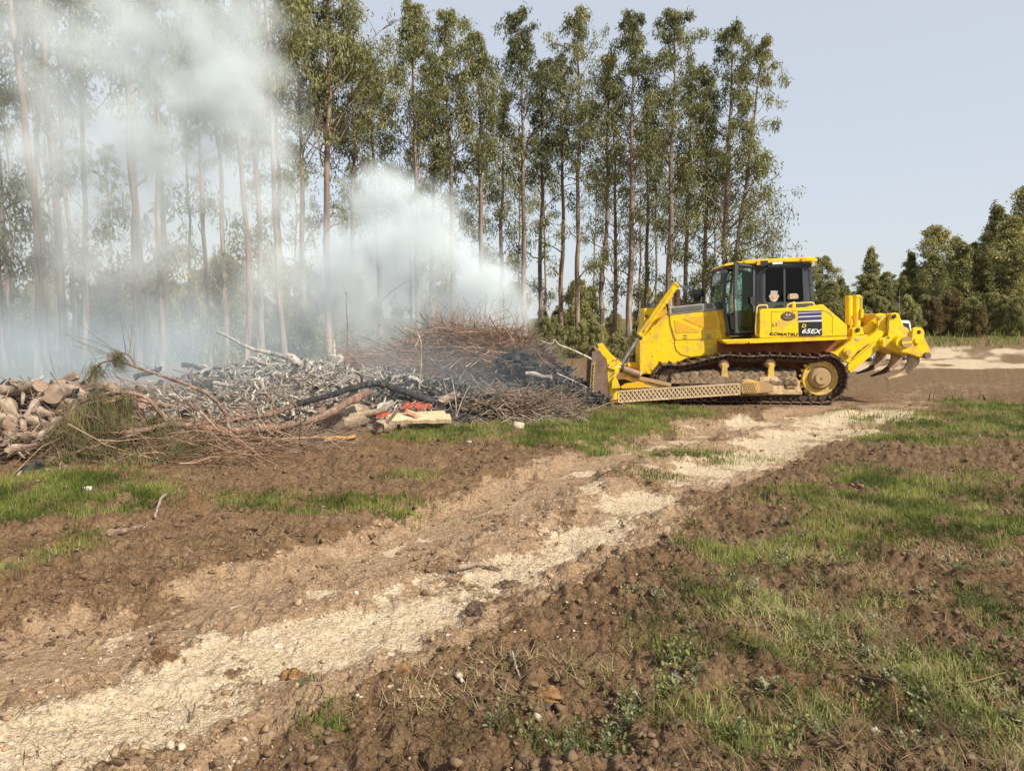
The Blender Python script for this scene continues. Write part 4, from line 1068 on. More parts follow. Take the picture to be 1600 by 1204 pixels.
# push arms with raised diamond tread lattice
AW0, AW1 = -.30, -.10
ARM = Z(z1, [(345, 965), (1110, 918), (1110, 988), (345, 1038)])
for side in (0, 1):
    W = (lambda w: w) if side == 0 else far
    arm = prism("push_arm", ARM, W(AW0), W(AW1), M_mudyel if side else M_blade, bevel=.008, near=AW0)
    if side == 0:
        M_lat = simple("dusty_pale_lattice", (.52, .38, .20), (.74, .58, .36), 14, .8)
        for (p, q) in (((345, 967), (1110, 920)), ((345, 1036), (1110, 986)), ((347, 965), (347, 1038)), ((1108, 918), (1108, 988))):
            bar("edge_strip", z1(*p), z1(*q), 1.4, AW0 - .012, AW0, M_lat, arm, 0)
        bm = bmesh.new(); n_ = 30
        def ap(u, v): x = 345 + 765 * u; return z1(x, 965 - 47 * u + v * (71 - 1 * u))
        for k2 in range(-1, n_ + 1):
            for s_ in (0, 1):
                u0, u1 = k2 / n_, (k2 + 2.0) / n_; v0, v1 = (0, 1) if s_ else (1, 0)
                if u0 < 0: v0 += (v1 - v0) * (-u0) / (u1 - u0); u0 = 0
                if u1 > 1: v1 -= (v1 - v0) * (u1 - 1) / (u1 - u0); u1 = 1
                if u1 - u0 > .005: cyl_bm(bm, D(*ap(u0, v0), AW0 - .003), D(*ap(u1, v1), AW0 - .003), .0105, seg=5)
        tag(bm_obj("diamond_lattice", bm, M_lat, arm), kind="stuff")
    dr = prism("trunnion", Z(z1, [(1112, 925), (1130, 905), (1185, 896), (1220, 905), (1235, 950), (1220, 985), (1125, 985), (1112, 975)]), W(AW0 - .02), W(.02), M_yel_d, bevel=.02, near=AW0)
    prism("arm_tail", Z(z1, [(1225, 905), (1320, 925), (1330, 975), (1225, 985)]), W(AW0 + .1), W(.04), M_mudyel, bevel=.01, near=AW0)
    if side == 0:
        bm = bmesh.new()
        for k2 in range(6):
            cyl_bm(bm, D(*z1(1125 + k2 * 13, 915), AW0 - .024), D(*z1(1150 + k2 * 13, 978), AW0 - .024), .006, seg=5)
            cyl_bm(bm, D(*z1(1150 + k2 * 13, 912), AW0 - .024), D(*z1(1125 + k2 * 13, 978), AW0 - .024), .006, seg=5)
        tag(bm_obj("diamond_lattice", bm, M_mudyel, dr), kind="stuff")
    prism("inner_arm", Z(z4, [(560, 510), (620, 520), (800, 590), (1000, 640), (1190, 660), (1060, 700), (820, 680), (780, 640), (560, 560)]), W(-.06), W(.06), M_yel_d, bevel=.01, near=-.06)
    if side == 0:
        for q in ((622, 535), (792, 572)): disc("pin", z4(*q), 2.0, -.085, -.05, M_mudyel)
        bar("brace", z4(780, 560), z4(1190, 652), 5.5, -.10, -.03, M_mudyel)
        prism("arm_bracket", Z(z4, [(560, 680), (620, 640), (790, 610), (860, 640), (850, 690), (570, 700)]), -.20, -.0, M_yel_s)
    # tilt strut
    a, b, c2 = D(*z4(480, 412), W(-.12) if side == 0 else WB1 - .3), D(*z4(565, 440), -.10), D(*z4(785, 515), -.06)
if True:
    a, b, c2 = D(*z4(470, 410), -.14), D(*z4(570, 442), -.12), D(*z4(790, 518), -.10)
    tc_ = cyl("tilt_cylinder", b, c2, .070, M_blade, bevel=.008); cyl("piston_rod", a, b, .035, M_chrome, tc_)
    cyl("end_collar", b + (b - c2) * .02, b + (c2 - b) * .10, .078, M_track, tc_); cyl("end_eye", c2, c2 + (c2 - b) * .10, .078, M_yel_d, tc_)
    a, b, c2 = D(*z4(580, 392), .9), D(*z4(640, 400), .9), D(*z4(800, 440), .9)
    tc_ = cyl("tilt_cylinder", b, c2, .085, M_yel_s, bevel=.008); cyl("piston_rod", a, b, .04, M_chrome, tc_)
# lift cylinders
for side in (0, 1):
    W0 = .42 if side == 0 else far(.42)
    a0, a1, a2 = D(*z1(704, 305), .42), D(*z1(478, 622), .42), D(*z1(362, 805), .42)
    for v in (a0, a1, a2):
        v.y = W0
        if side: v.x += .20
    a2.y = W0 - .15 if side == 0 else W0 + .15
    lc = cyl("lift_cylinder", a0, a1, .076, M_yel, bevel=.012)
    cyl("piston_rod", a1, a2, .040, M_chrome, lc); cyl("gland", a1 + (a0 - a1) * .0, a1 + (a2 - a1) * .07, .082, M_track, lc)
    cyl("end_cap", a0, a0 + (a0 - a1) * .04, .083, M_yel, lc, bevel=.01)
    h0, h1 = D(*z1(655, 470), .34), D(*z1(500, 610), .34)
    if side == 0:
        cyl("tube", D(*z1(690, 330), .33), D(*z1(510, 590), .33), .018, M_yel, lc)
        pipe("hose", [D(*z1(640, 400), .40), D(*z1(655, 450), .5), D(*z1(640, 485), .6), D(*z1(600, 495), .66)], .022, M_black, lc)
        pipe("hose", [D(*z1(560, 530), .36), D(*z1(545, 580), .45), D(*z1(500, 620), .5), D(*z1(495, 600), .55)], .012, M_yel_s, lc)
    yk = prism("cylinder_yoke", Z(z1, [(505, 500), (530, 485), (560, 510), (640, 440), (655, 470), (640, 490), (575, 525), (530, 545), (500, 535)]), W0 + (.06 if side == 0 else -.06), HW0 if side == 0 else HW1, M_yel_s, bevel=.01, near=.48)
    disc("pin", z1(525, 498), 3.0, W0 - .10 if side == 0 else W0 + .1, W0, M_track, yk) if side == 0 else None
    bar("blade_bracket", z4(470, 340), z4(560, 400), 7, W0 - .3 if side == 0 else W0 + .1, W0 + .0 if side == 0 else W0 + .3, M_yel, end_plate)
bar("far_rod_shadow_bracket", z4(490, 400), z4(620, 395), 4, .5, 2.0, M_yel_s, end_plate).name = "cross_bracket"  # cross bar by the far rod, its shadow put into the colour

# --- ripper
for (p0, p1, w) in ((z3(474, 178), z3(474, 430), 1.75), (z3(537, 172), z3(537, 440), .62)):
    a, b = D(*p1, w), D(*p0, w)
    rc = cyl("ripper_cylinder", a, b, .078 if w < 1 else .085, M_yel, bevel=.012)
    cyl("end_cap", b - Vector((0, 0, .05)), b + Vector((0, 0, .01)), .084 if w < 1 else .09, M_yel, rc, bevel=.01)
    cyl("rod", a, a - Vector((-.12, 0, .22)), .045, M_chrome, rc)
    if w < 1:
        polybar("tube", [D(*z3(572, 190), w - .08), D(*z3(578, 180), w - .08), D(*z3(582, 190), w - .08), D(*z3(580, 370), w - .08)], .014, M_rail, rc)
        cyl("valve", D(*z3(582, 290), w - .08), D(*z3(580, 362), w - .08), .035, M_yel, rc)
        pipe("hose", [D(*z3(500, 350), w), D(*z3(488, 430), w - .05), D(*z3(480, 500), w - .05), D(*z3(440, 600), w)], .02, M_yel_s, rc)
def two(name, pts, w0, w1, mat, bevel=.012, par=None):
    a = prism(name, pts, w0, w1, mat, par, bevel); b = prism(name, pts, far(w0), far(w1), mat, par, bevel, near=w0); return a
rip = empty("ripper", (0, 0, 0)); rip.parent = dozer
two("mount_bracket", Z(z3, [(500, 450), (545, 438), (590, 440), (605, 505), (500, 518)]), .50, .74, M_yel, par=rip)
two("lower_bracket", Z(z3, [(310, 655), (350, 655), (480, 560), (500, 520), (600, 515), (640, 530), (720, 470), (800, 480), (740, 540), (640, 590), (560, 640), (500, 700), (478, 752), (400, 722), (370, 690)]), .36, .56, M_yel, par=rip)
two("tilt_link", Z(z3, [(590, 455), (640, 420), (700, 355), (708, 332), (770, 326), (795, 350), (797, 385), (730, 430), (660, 500), (605, 508)]), .60, .72, M_yel, par=rip)
two("link_plate", Z(z3, [(705, 335), (740, 322), (782, 328), (797, 362), (790, 400), (802, 470), (800, 520), (740, 545), (690, 500), (720, 440)]), .42, .50, M_yel, par=rip)
disc("pin", z3(742, 358), 3.4, .39, .43, M_yel_d, rip)
disc("pin_boss", z3(470, 655), 8.2, .30, .38, M_yel, rip); disc("pin", z3(470, 660), 4.6, .26, .32, M_yel_d, rip)
disc("pin", z3(550, 468), 3.6, .47, .51, M_track, rip)
prism("name_sticker", Z(z3, [(525, 532), (562, 532), (562, 552), (525, 552)]), .352, .36, M_beige, rip, 0)
la = Z(z3, [(458, 800), (462, 768), (520, 700), (700, 545), (738, 540), (765, 570), (760, 612), (735, 628), (490, 835)])
two("lower_arm", la, .34, .46, M_yel, par=rip); bar("arm_rib", z3(520, 718), z3(700, 562), 1.6, .325, .345, M_yel_s, rip); bar("arm_rib", z3(500, 805), z3(735, 605), 1.6, .325, .345, M_yel, rip)
disc("pin_boss", z3(765, 560), 5.8, .30, .36, M_yel, rip)
two("bracket_plate", Z(z3, [(832, 326), (878, 318), (905, 330), (912, 360), (945, 440), (975, 450), (1005, 495), (1010, 560), (980, 630), (930, 620), (870, 590), (805, 520), (812, 400)]), .30, .38, M_yel, par=rip)
prism("bracket_web", Z(z3, [(828, 330), (850, 325), (830, 510), (805, 515)]), .38, far(.38), M_yel_s, rip, .004, near=.30)  # left-facing web, its shade given by the darker orange paint
disc("pin", z3(862, 350), 3.4, .27, .31, M_track, rip)
prism("ripper_beam", Z(z3, [(760, 548), (830, 545), (880, 520), (980, 520), (1020, 560), (1035, 600), (1110, 665), (1120, 700), (1080, 705), (980, 672), (860, 650), (752, 612)]), .22, far(.22), M_yel, rip, .02)
disc("beam_tube", z3(935, 572), 11.5, .06, .30, M_yel, rip); disc("beam_tube_end", z3(970, 572), 9.4, .02, .30, M_mudyel, rip); prism("end_stripe", Z(z3, [(928, 568), (1012, 560), (1012, 582), (928, 590)]), .012, .022, M_yel, rip, 0)
two("lug", Z(z3, [(1012, 490), (1020, 455), (1060, 442), (1100, 450), (1120, 478), (1118, 530), (1170, 640), (1172, 690), (1145, 715), (1110, 700), (1030, 610), (1005, 560)]), .24, .34, M_yel, par=rip)
disc("lug_hole", z3(1072, 485), 3.2, .236, .25, M_track, rip, bevel=0); disc("pin_boss", z3(1065, 560), 5.4, .20, .25, M_yel, rip)
disc("tow_pin", z3(1150, 686), 5.2, .14, .36, M_blade, rip)
# three curved shanks, each with a wear tip
shank = [(860, 655), (985, 690), (975, 730), (930, 800), (860, 845), (800, 860), (848, 800), (862, 740), (862, 690)]
base = Z(z3, [(984, 670), (1078, 705), (1078, 745), (1050, 790), (985, 835), (930, 850), (900, 842), (952, 795), (980, 740)])
tip = Z(z3, [(905, 838), (952, 800), (970, 848), (930, 860), (800, 893), (806, 882)])
M_shank = simple("worn_shank_steel", (.28, .18, .11), (.52, .39, .26), 6, .6, .2, .004)
for w in (.35, 1.21, 2.07):
    s_ = prism("ripper_shank", base, w, w + .08, M_shank, rip, .006, near=.35)
    prism("wear_tip", tip, w - .02, w + .10, M_track if w > 1 else M_mudtan, s_, .006, near=.33)
    prism("shank_holder", Z(z3, [(965, 640), (1090, 668), (1085, 708), (975, 676)]), w - .05, w + .13, M_yel, s_, .006, near=.30)
# ------------------------------------------------------------------ burning heap
def pt(px, py, Y): return onplane(px, py, Y)
# mound height: (centre x, y, radius x, radius y, height, rotation)
MOUND = [(-6.9, 11.3, 1.7, 1.2, .62), (-5.8, 13.8, 1.9, 1.3, .52), (-4.3, 14.3, 1.7, 1.4, .70), (-2.6, 14.4, 1.7, 1.4, .45), (-4.2, 12.3, 1.8, .8, .20),
         (-.8, 16.6, 1.75, 1.3, 1.25), (.55, 16.1, 1.15, 1.1, .72), (-1.6, 14.2, 1.3, 1.2, .30), (.2, 14.1, 1.15, .8, .34), (-8.2, 12.5, 1.6, 1.4, .55)]
def mound_h(x, y, fine=True):
    x = np.asarray(x, float); y = np.asarray(y, float)
    h = np.zeros(np.broadcast(x, y).shape)
    for cx, cyy, rx, ry, a in MOUND:
        h = h + a * np.exp(-(((x - cx) / rx) ** 2 + ((y - cyy) / ry) ** 2) * 1.1)
    ed = sstep(.06, .30, h)
    if fine: h = h + ed * (.10 * ridged(x * 1.6, y * 1.6, 4, 200) - .10 + .07 * np.abs(fbm(x * 6, y * 6, 3, 222)))
    return h - .10 + .0 * ed
def mound_mesh():
    xs = np.arange(-11.5, 2.6, .035); ys = np.arange(9.3, 19.5, .05)
    X, Y = np.meshgrid(xs, ys); Hh = mound_h(X, Y)
    g = ground_h(X, Y)
    Zz = np.where(Hh < -.06, g - .15, np.maximum(Hh, -.05) + g * .5)
    nx = len(xs); i = np.arange(len(ys) - 1)[:, None] * nx + np.arange(nx - 1)
    F = np.stack([i, i + 1, i + nx + 1, i + nx], -1).reshape(-1, 4)
    keep = (Hh.ravel()[F] > -.075).any(1); F = F[keep]
    used, inv = np.unique(F, return_inverse=True)
    V = np.stack([X, Y, Zz], -1).reshape(-1, 3)[used]
    mb = MB(); mb.add(V, inv.reshape(-1, 4))
    m, nt, bs = newmat("ash_and_char")
    L = nt.links
    n2 = noise_tex(nt, 4, 8, .7); n3 = noise_tex(nt, 22, 6, .7)
    ash = ramp(nt, n3, [(.36, (.04, .036, .033)), (.48, (.17, .155, .14)), (.66, (.42, .39, .35))])
    char = ramp(nt, n3, [(.35, (.010, .011, .013)), (.6, (.045, .043, .044)), (.78, (.16, .13, .11))])
    soil = ramp(nt, n3, [(.35, (.07, .045, .03)), (.65, (.26, .17, .105))])
    za = N(nt, "ShaderNodeAttribute"); za.attribute_name = "zone"
    sp_ = N(nt, "ShaderNodeSeparateColor"); L.new(za.outputs["Color"], sp_.inputs[0])
    k = ramp(nt, math_(nt, 'ADD', sp_.outputs[0], math_(nt, 'SUBTRACT', n2, .5)), [(.4, 0.0), (.6, 1.0)])
    k2 = ramp(nt, math_(nt, 'ADD', sp_.outputs[1], math_(nt, 'SUBTRACT', n2, .5)), [(.4, 0.0), (.6, 1.0)])
    L.new(mix(nt, k2, mix(nt, k, ash, char), soil), bs.inputs["Base Color"]); bs.inputs["Roughness"].default_value = .95
    bump(nt, bs, n3, .05)
    o = mb.build("burnt_debris_mound", m, smooth=True)
    x, y = V[:, 0], V[:, 1]
    charm = np.clip(sstep(-2.1, -1.3, x) , 0, 1)
    soilm = np.maximum(sstep(-6.0, -7.0, x) * .8, sstep(.22, .08, mound_h(x, y, False) + .1))
    ca = o.data.color_attributes.new("zone", 'FLOAT_COLOR', 'POINT')
    ca.data.foreach_set("color", np.stack([charm, soilm, 0 * x, 0 * x], -1).reshape(-1).astype(np.float32))
    tag(o, "low mound of pale ash and black char under the burnt wood", "ash heap", kind="stuff")
mound_mesh()
def pz(x, y): return float(max(mound_h(np.array([x]), np.array([y]))[0] + .5 * ground_h(np.array([x]), np.array([y]))[0], ground_h(np.array([x]), np.array([y]))[0]))

def barkmat(name, a, b, c, sc=6, st=(1, 1, .25)):
    m, nt, bs = newmat(name)
    n = noise_tex(nt, sc * 2, 7, .7, stretch=st); v = noise_tex(nt, sc * .5, 3)
    col = ramp(nt, n, [(.35, a), (.5, b), (.66, c)])
    col = mix(nt, ramp(nt, v, [(.4, 0.0), (.7, .4)]), col, a)
    nt.links.new(col, bs.inputs["Base Color"]); bs.inputs["Roughness"].default_value = .9; bump(nt, bs, n, .03)
    return m
M_logtan = barkmat("split_tan_wood", (.12, .085, .06), (.29, .22, .155), (.47, .37, .27))
M_loggrey = barkmat("dusty_grey_bark", (.10, .075, .06), (.28, .21, .16), (.46, .36, .28))
M_logash = barkmat("ash_white_wood", (.10, .088, .075), (.36, .32, .275), (.64, .58, .51))
M_logchar = barkmat("charred_wood", (.008, .008, .009), (.022, .022, .024), (.09, .085, .08))
M_pinebark = barkmat("red_brown_pine_bark", (.08, .05, .036), (.21, .135, .095), (.36, .25, .18))
M_twig = barkmat("brown_twig", (.10, .055, .035), (.27, .155, .095), (.46, .31, .20))
M_twigpale = barkmat("pale_bare_twig", (.20, .15, .10), (.42, .34, .25), (.62, .54, .44))
M_cut, _nt, _bs = newmat("cut_wood_face")
_w = N(_nt, "ShaderNodeTexWave", wave_type='RINGS', rings_direction='Z'); _w.inputs["Scale"].default_value = 14; _w.inputs["Distortion"].default_value = 2
_tc = N(_nt, "ShaderNodeTexCoord"); _nt.links.new(_tc.outputs["Object"], _w.inputs[0])
_nt.links.new(ramp(_nt, _w.outputs["Fac"], [(0, (.21, .145, .10)), (1, (.34, .25, .185))]), _bs.inputs["Base Color"]); _bs.inputs["Roughness"].default_value = .85
M_plank = barkmat("fresh_sawn_plank", (.38, .26, .15), (.56, .41, .25), (.70, .56, .38), 3)

def log_between(name, p0, p1, r, mat, label=None, cat="log", group=None, bend=.06, knots=2, seed=0, faces=True, taper=.85, sides=12, flat=0.0, rings=9, parent=None):
    """a log lying between two points: local Z runs along it; bumpy bark with two cut faces as parts"""
    g = np.random.default_rng(seed + 1000)
    p0, p1 = Vector(p0), Vector(p1); L = (p1 - p0).length
    t = np.linspace(0, 1, rings); an = np.linspace(0, 2 * math.pi, sides, endpoint=False)
    T, A = np.meshgrid(t, an, indexing='ij')
    rr = r * (1 - (1 - taper) * T) * (1 + .16 * gnoise(np.cos(A) * 1.4 + seed * 3.1, T * L / r * .35 + np.sin(A) * 1.4, seed) + .07 * g.normal(size=T.shape))
    if flat: rr = np.where(np.sin(A) > .2, rr * (1 - flat), rr)
    bx = bend * L * np.sin(T * math.pi) + .0; by = bend * .5 * L * np.sin(T * 2.2 * math.pi)
    V = np.stack([rr * np.cos(A) + bx, rr * np.sin(A) + by, T * L + .25 * r * g.normal(size=A.shape) * ((T == 0) | (T == 1))], -1)
    n = rings; i = np.arange(n - 1)[:, None] * sides + np.arange(sides); j = np.arange(n - 1)[:, None] * sides + (np.arange(sides) + 1) % sides
    mb = MB(); mb.add(V.reshape(-1, 3), np.stack([i, j, j + sides, i + sides], -1).reshape(-1, 4))
    for kk in range(knots):
        q = g.uniform(.15, .85); a = g.uniform(0, 2 * math.pi); ll = r * g.uniform(.8, 2.2)
        b = np.array([bend * L * math.sin(q * math.pi), 0, q * L]); d = np.array([math.cos(a), math.sin(a), g.uniform(.2, .9)])
        P = b + d * np.linspace(.5 * r, r + ll, 4)[:, None]
        vv, ff = tubes(P[None], np.array([[.42, .34, .28, .2]]) * r * g.uniform(.6, 1), 6); mb.add(vv, ff)
    o = mb.build(name, mat, parent, smooth=True)
    o.location = p0; o.rotation_mode = 'QUATERNION'; o.rotation_quaternion = (p1 - p0).to_track_quat('Z', 'Y')
    if label: tag(o, label, cat, group)
    for e in ((0, n - 1) if faces else ()):
        ring = V[e]; c = ring.mean(0)
        mb = MB(); mb.add(np.vstack([ring, c[None]]), np.array([[k, (k + 1) % sides, sides] if e else [(k + 1) % sides, k, sides] for k in range(sides)]))
        mb.build("cut_face", M_cut if mat in (M_logtan, M_loggrey, M_pinebark) else mat, o)
    return o
def LG(a, b, r, mat, label, group=None, seed=0, **k):
    return log_between(k.pop("name", "log"), pt(*a), pt(*b), r, mat, label, k.pop("cat", "log"), group, seed=seed, **k)
# the pile of cut logs and roots at the left
LG((14, 611, 10.7), (64, 600, 10.4), .115, M_logtan, "split tan log lying on top at the left end of the wood pile", seed=1, flat=.35, bend=0, name="split_log")
LG((82, 616, 10.6), (128, 608, 12.3), .135, M_loggrey, "thick log with its pinkish round cut end facing the viewer, beside the split log", seed=2, bend=.02)
LG((30, 622, 10.9), (78, 626, 11.6), .10, M_logchar, "dark log wedged under the split log", seed=3)
LG((-6, 628, 10.5), (26, 665, 10.1), .115, M_logtan, "thick crooked tan stump piece at the left edge under the top log", seed=4, bend=.12, name="stump")
LG((17, 650, 9.9), (8, 700, 9.6), .075, M_loggrey, "leaning branch stub pointing down at the left edge", seed=5, bend=.1)
LG((56, 628, 10.2), (36, 655, 9.9), .055, M_loggrey, "forked grey root crossing above the short pale logs", seed=6, name="root", cat="root", knots=4)
LG((36, 655, 9.9), (24, 700, 9.7), .045, M_loggrey, "grey root reaching down between the short logs", seed=7, bend=.15, name="root", cat="root")
LG((48, 640, 10.3), (82, 652, 10.4), .085, M_loggrey, "short grey log in the middle of the wood pile", seed=8)
LG((42, 655, 10.0), (72, 668, 9.9), .085, M_logtan, "short tan log under the forked root", seed=9)
LG((-5, 655, 9.9), (14, 662, 9.7), .10, M_logtan, "round tan log end at the very left edge", seed=10)
LG((30, 683, 9.6), (56, 680, 9.6), .065, M_logtan, "small tan log low in the wood pile", seed=11)
LG((58, 683, 9.7), (84, 681, 9.8), .06, M_logtan, "small pale log right of the low tan one", seed=12)
LG((10, 708, 9.35), (62, 690, 9.5), .055, M_loggrey, "dark crooked root along the pile's foot", seed=13, bend=.15, name="root", cat="root", knots=4)
LG((62, 690, 9.5), (95, 655, 9.8), .04, M_loggrey, "curved grey root rising beside the pine needles", seed=14, bend=.15, name="root", cat="root")
LG((38, 742, 8.85), (66, 726, 8.95), .085, M_logchar, "short dark log at the edge of the bright grass", seed=15, knots=1)
LG((64, 740, 8.8), (104, 730, 8.9), .03, M_loggrey, "thin grey root beside the short dark log", seed=16, bend=.1, name="root", cat="root")
LG((26, 745, 8.7), (34, 739, 8.75), .035, M_logash, "white wood chip beside the short dark log", seed=17, knots=0, cat="wood chip", name="wood_chip")
LG((210, 590, 13.6), (252, 576, 13.9), .05, M_logchar, "thin blackened log lying high on the ash heap's left slope", seed=18)
gg = np.random.default_rng(41)
GRP_L = "cut logs of the wood pile"
k_ = 0
while k_ < 64:
    x, y = gg.uniform(-9.4, -5.0), gg.uniform(9.9, 12.6)
    h = pz(x, y)
    if h < .12: continue
    L = gg.uniform(.35, 1.1); a = gg.uniform(0, math.pi); e = gg.normal() * .3; r = gg.uniform(.03, .095)
    d = np.array([math.cos(a) * math.cos(e), math.sin(a) * math.cos(e), math.sin(e)]) * L / 2
    c = np.array([x, y, h + r * gg.uniform(.2, 1.6)])
    log_between("log", c - d, c + d, r, [M_logtan, M_loggrey, M_loggrey, M_logchar][gg.integers(4)], "cut log jumbled in the wood pile at the left", "log", GRP_L, seed=100 + k_, bend=gg.uniform(0, .12), knots=int(gg.integers(0, 4)), sides=10, rings=7)
    k_ += 1
# charred and ash covered pieces
GRP_A = "ash whitened wood pieces on the burnt heap"
k_ = 0
while k_ < 150:
    x, y = gg.uniform(-8.0, -1.6), gg.uniform(10.8, 15.2)
    h = pz(x, y)
    if h < .10: continue
    L = gg.uniform(.14, .42) * (1.9 if k_ % 9 == 0 else 1); a = gg.uniform(0, math.pi); e = gg.normal() * .45; r = gg.uniform(.014, .048)
    d = np.array([math.cos(a) * math.cos(e), math.sin(a) * math.cos(e), math.sin(e)]) * L / 2
    c = np.array([x, y, h + r * gg.uniform(.2, 2.2)])
    log_between("burnt_log", c - d, c + d, r, M_logchar if k_ % 9 == 0 else (M_loggrey if k_ % 7 == 3 else M_logash), "ash whitened piece of burnt wood on the grey heap", "burnt log", GRP_A, seed=300 + k_, bend=gg.uniform(0, .1), knots=int(gg.integers(0, 3)), sides=8, rings=6, faces=False)
    k_ += 1
def scatter_bits(name, n, box, size, mat, label, cat, hmin=.05, elong=(1, 3.5), lift=.5, flat=.6, seed=1, tone=None, hf=None):
    """many small irregular fragments as one mass"""
    g = np.random.default_rng(seed)
    x = g.uniform(box[0], box[1], n * 3); y = g.uniform(box[2], box[3], n * 3)
    hm = mound_h(x, y) + .5 * ground_h(x, y)
    ok = mound_h(x, y, False) > hmin
    x, y, hm = x[ok][:n], y[ok][:n], hm[ok][:n]; n = len(x)
    base = np.array([[-1, -.5, -.4], [1, -.35, -.5], [.9, .5, -.3], [-.8, .5, -.5], [-.9, -.4, .4], [.8, -.5, .5], [1, .4, .35], [-1, .5, .5]])
    F = np.array([[3, 2, 1, 0], [4, 5, 6, 7], [0, 1, 5, 4], [1, 2, 6, 5], [2, 3, 7, 6], [3, 0, 4, 7]])
    s = g.uniform(size[0], size[1], n) ; el = g.uniform(elong[0], elong[1], n)
    P = base[None] * (1 + .35 * g.normal(size=(n, 8, 3))); P[:, :, 0] *= el[:, None]; P[:, :, 2] *= flat; P *= s[:, None, None]
    a, b = g.uniform(0, 2 * math.pi, n), g.normal(size=n) * .5
    ca, sa, cb, sb = np.cos(a), np.sin(a), np.cos(b), np.sin(b)
    x1 = P[:, :, 0] * cb[:, None] - P[:, :, 2] * sb[:, None]; z1_ = P[:, :, 0] * sb[:, None] + P[:, :, 2] * cb[:, None]
    Xx = x1 * ca[:, None] - P[:, :, 1] * sa[:, None]; Yy = x1 * sa[:, None] + P[:, :, 1] * ca[:, None]
    V = np.stack([Xx + x[:, None], Yy + y[:, None], z1_ + (hm + s * lift)[:, None]], -1).reshape(-1, 3)
    FF = (F[None] + np.arange(n)[:, None, None] * 8).reshape(-1, 4)
    mb = MB(); mb.add(V, FF, np.repeat(g.random(n), 6))
    return tag(mb.build(name, mat), label, cat, kind="stuff")
def tonemat(name, stops, nsc=20, rough=.9):
    m, nt, bs = newmat(name)
    t = attr(nt, "tone"); n = noise_tex(nt, nsc, 4, .65)
    c = ramp(nt, math_(nt, 'ADD', math_(nt, 'MULTIPLY', t, .75), math_(nt, 'MULTIPLY', math_(nt, 'SUBTRACT', n, .38), .8)), stops)
    nt.links.new(c, bs.inputs["Base Color"]); bs.inputs["Roughness"].default_value = rough; bump(nt, bs, n, .01)
    return m
M_ashbits = tonemat("ash_fragments", [(.1, (.035, .028, .023)), (.3, (.20, .165, .13)), (.65, (.46, .40, .33)), (1, (.70, .64, .55))])
M_charbits = tonemat("char_fragments", [(.1, (.008, .008, .010)), (.5, (.03, .03, .033)), (.9, (.12, .11, .10)), (1, (.40, .37, .34))])
scatter_bits("ash_fragments", 8500, (-8.3, -1.3, 10.6, 16.0), (.008, .04), M_ashbits, "pale ash and small burnt wood scraps covering the heap", "ash", seed=3)
scatter_bits("char_fragments", 4000, (-2.4, 2.0, 13.3, 17.5), (.012, .05), M_charbits, "black char scraps covering the right part of the heap", "char", seed=4)
scatter_bits("bark_scraps", 1600, (-9.5, -5.9, 9.4, 13), (.012, .05), tonemat("bark_scraps", [(.1, (.07, .045, .03)), (.5, (.26, .17, .10)), (1, (.50, .37, .24))]), "small bark and wood scraps among the cut logs", "bark scraps", hmin=.0, seed=5)

# twigs: thin curved tubes as masses
def twigs(name, n, cfun, L, r, mat, label, cat, seed, dirf=None, curl=.35, segs=6, sides=3, gravity=.0):
    g = np.random.default_rng(seed)
    c = cfun(g, n)
    if dirf is None:
        a = g.uniform(0, 2 * math.pi, n); e = g.normal(size=n) * .3
        d = np.stack([np.cos(a) * np.cos(e), np.sin(a) * np.cos(e), np.sin(e)], -1)
    else: d = dirf(g, n, c)
    side = np.cross(d, g.normal(size=(n, 3))); side /= np.linalg.norm(side, axis=1, keepdims=True) + 1e-9
    Ls = g.uniform(L[0], L[1], n); k = np.linspace(-.5, .5, segs)
    cu = g.normal(size=n) * curl
    P = c[:, None, :] + d[:, None, :] * (Ls[:, None] * k)[:, :, None] + side[:, None, :] * ((Ls * cu)[:, None] * (k ** 2 * 4 - .3) * .35)[:, :, None]
    P = P + g.normal(size=P.shape) * (Ls * .012)[:, None, None]
    P[:, :, 2] -= gravity * (Ls[:, None] * (k ** 2)[None]) 
    R_ = g.uniform(r[0], r[1], n)[:, None] * np.linspace(1, .35, segs)[None]
    V, F = tubes(P, R_, sides)
    mb = MB(); mb.add(V, F, np.repeat(g.random(n), (segs - 1) * sides))
    o = mb.build(name, mat)
    if label: tag(o, label, cat, kind="stuff")
    return o
M_tw = tonemat("bare_brush_twigs", [(.05, (.055, .03, .02)), (.4, (.20, .115, .07)), (.75, (.38, .24, .155)), (1, (.58, .44, .32))], 8)
M_tw2 = tonemat("greyish_brush_twigs", [(.05, (.05, .035, .028)), (.4, (.19, .13, .09)), (.8, (.36, .27, .20)), (1, (.55, .46, .37))], 8)
def ell(cx, cyy, z0, rx, ry, top, shell=.0):
    def f(g, n):
        u = g.normal(size=(n, 3)); u /= np.linalg.norm(u, axis=1, keepdims=True); q = (shell + (1 - shell) * g.random(n)) ** .5
        p = u * q[:, None]
        return np.stack([cx + p[:, 0] * rx, cyy + p[:, 1] * ry, z0 + np.abs(p[:, 2]) * (top - z0)], -1)
    return f
def lay(ax=0.0, sp_=.55, el=.18):
    def f(g, n, c):
        a = ax + g.normal(size=n) * sp_; e = g.normal(size=n) * el
        return np.stack([np.cos(a) * np.cos(e), np.sin(a) * np.cos(e), np.sin(e)], -1)
    return f
bh = twigs("brush_pile", 2600, ell(-.9, 16.0, .75, 1.55, .9, 1.62, .35), (.5, 1.7), (.004, .012), M_tw, "big tangled heap of reddish bare brush on top of the fire", "brush pile", 61, lay(0, .7, .22), .5)
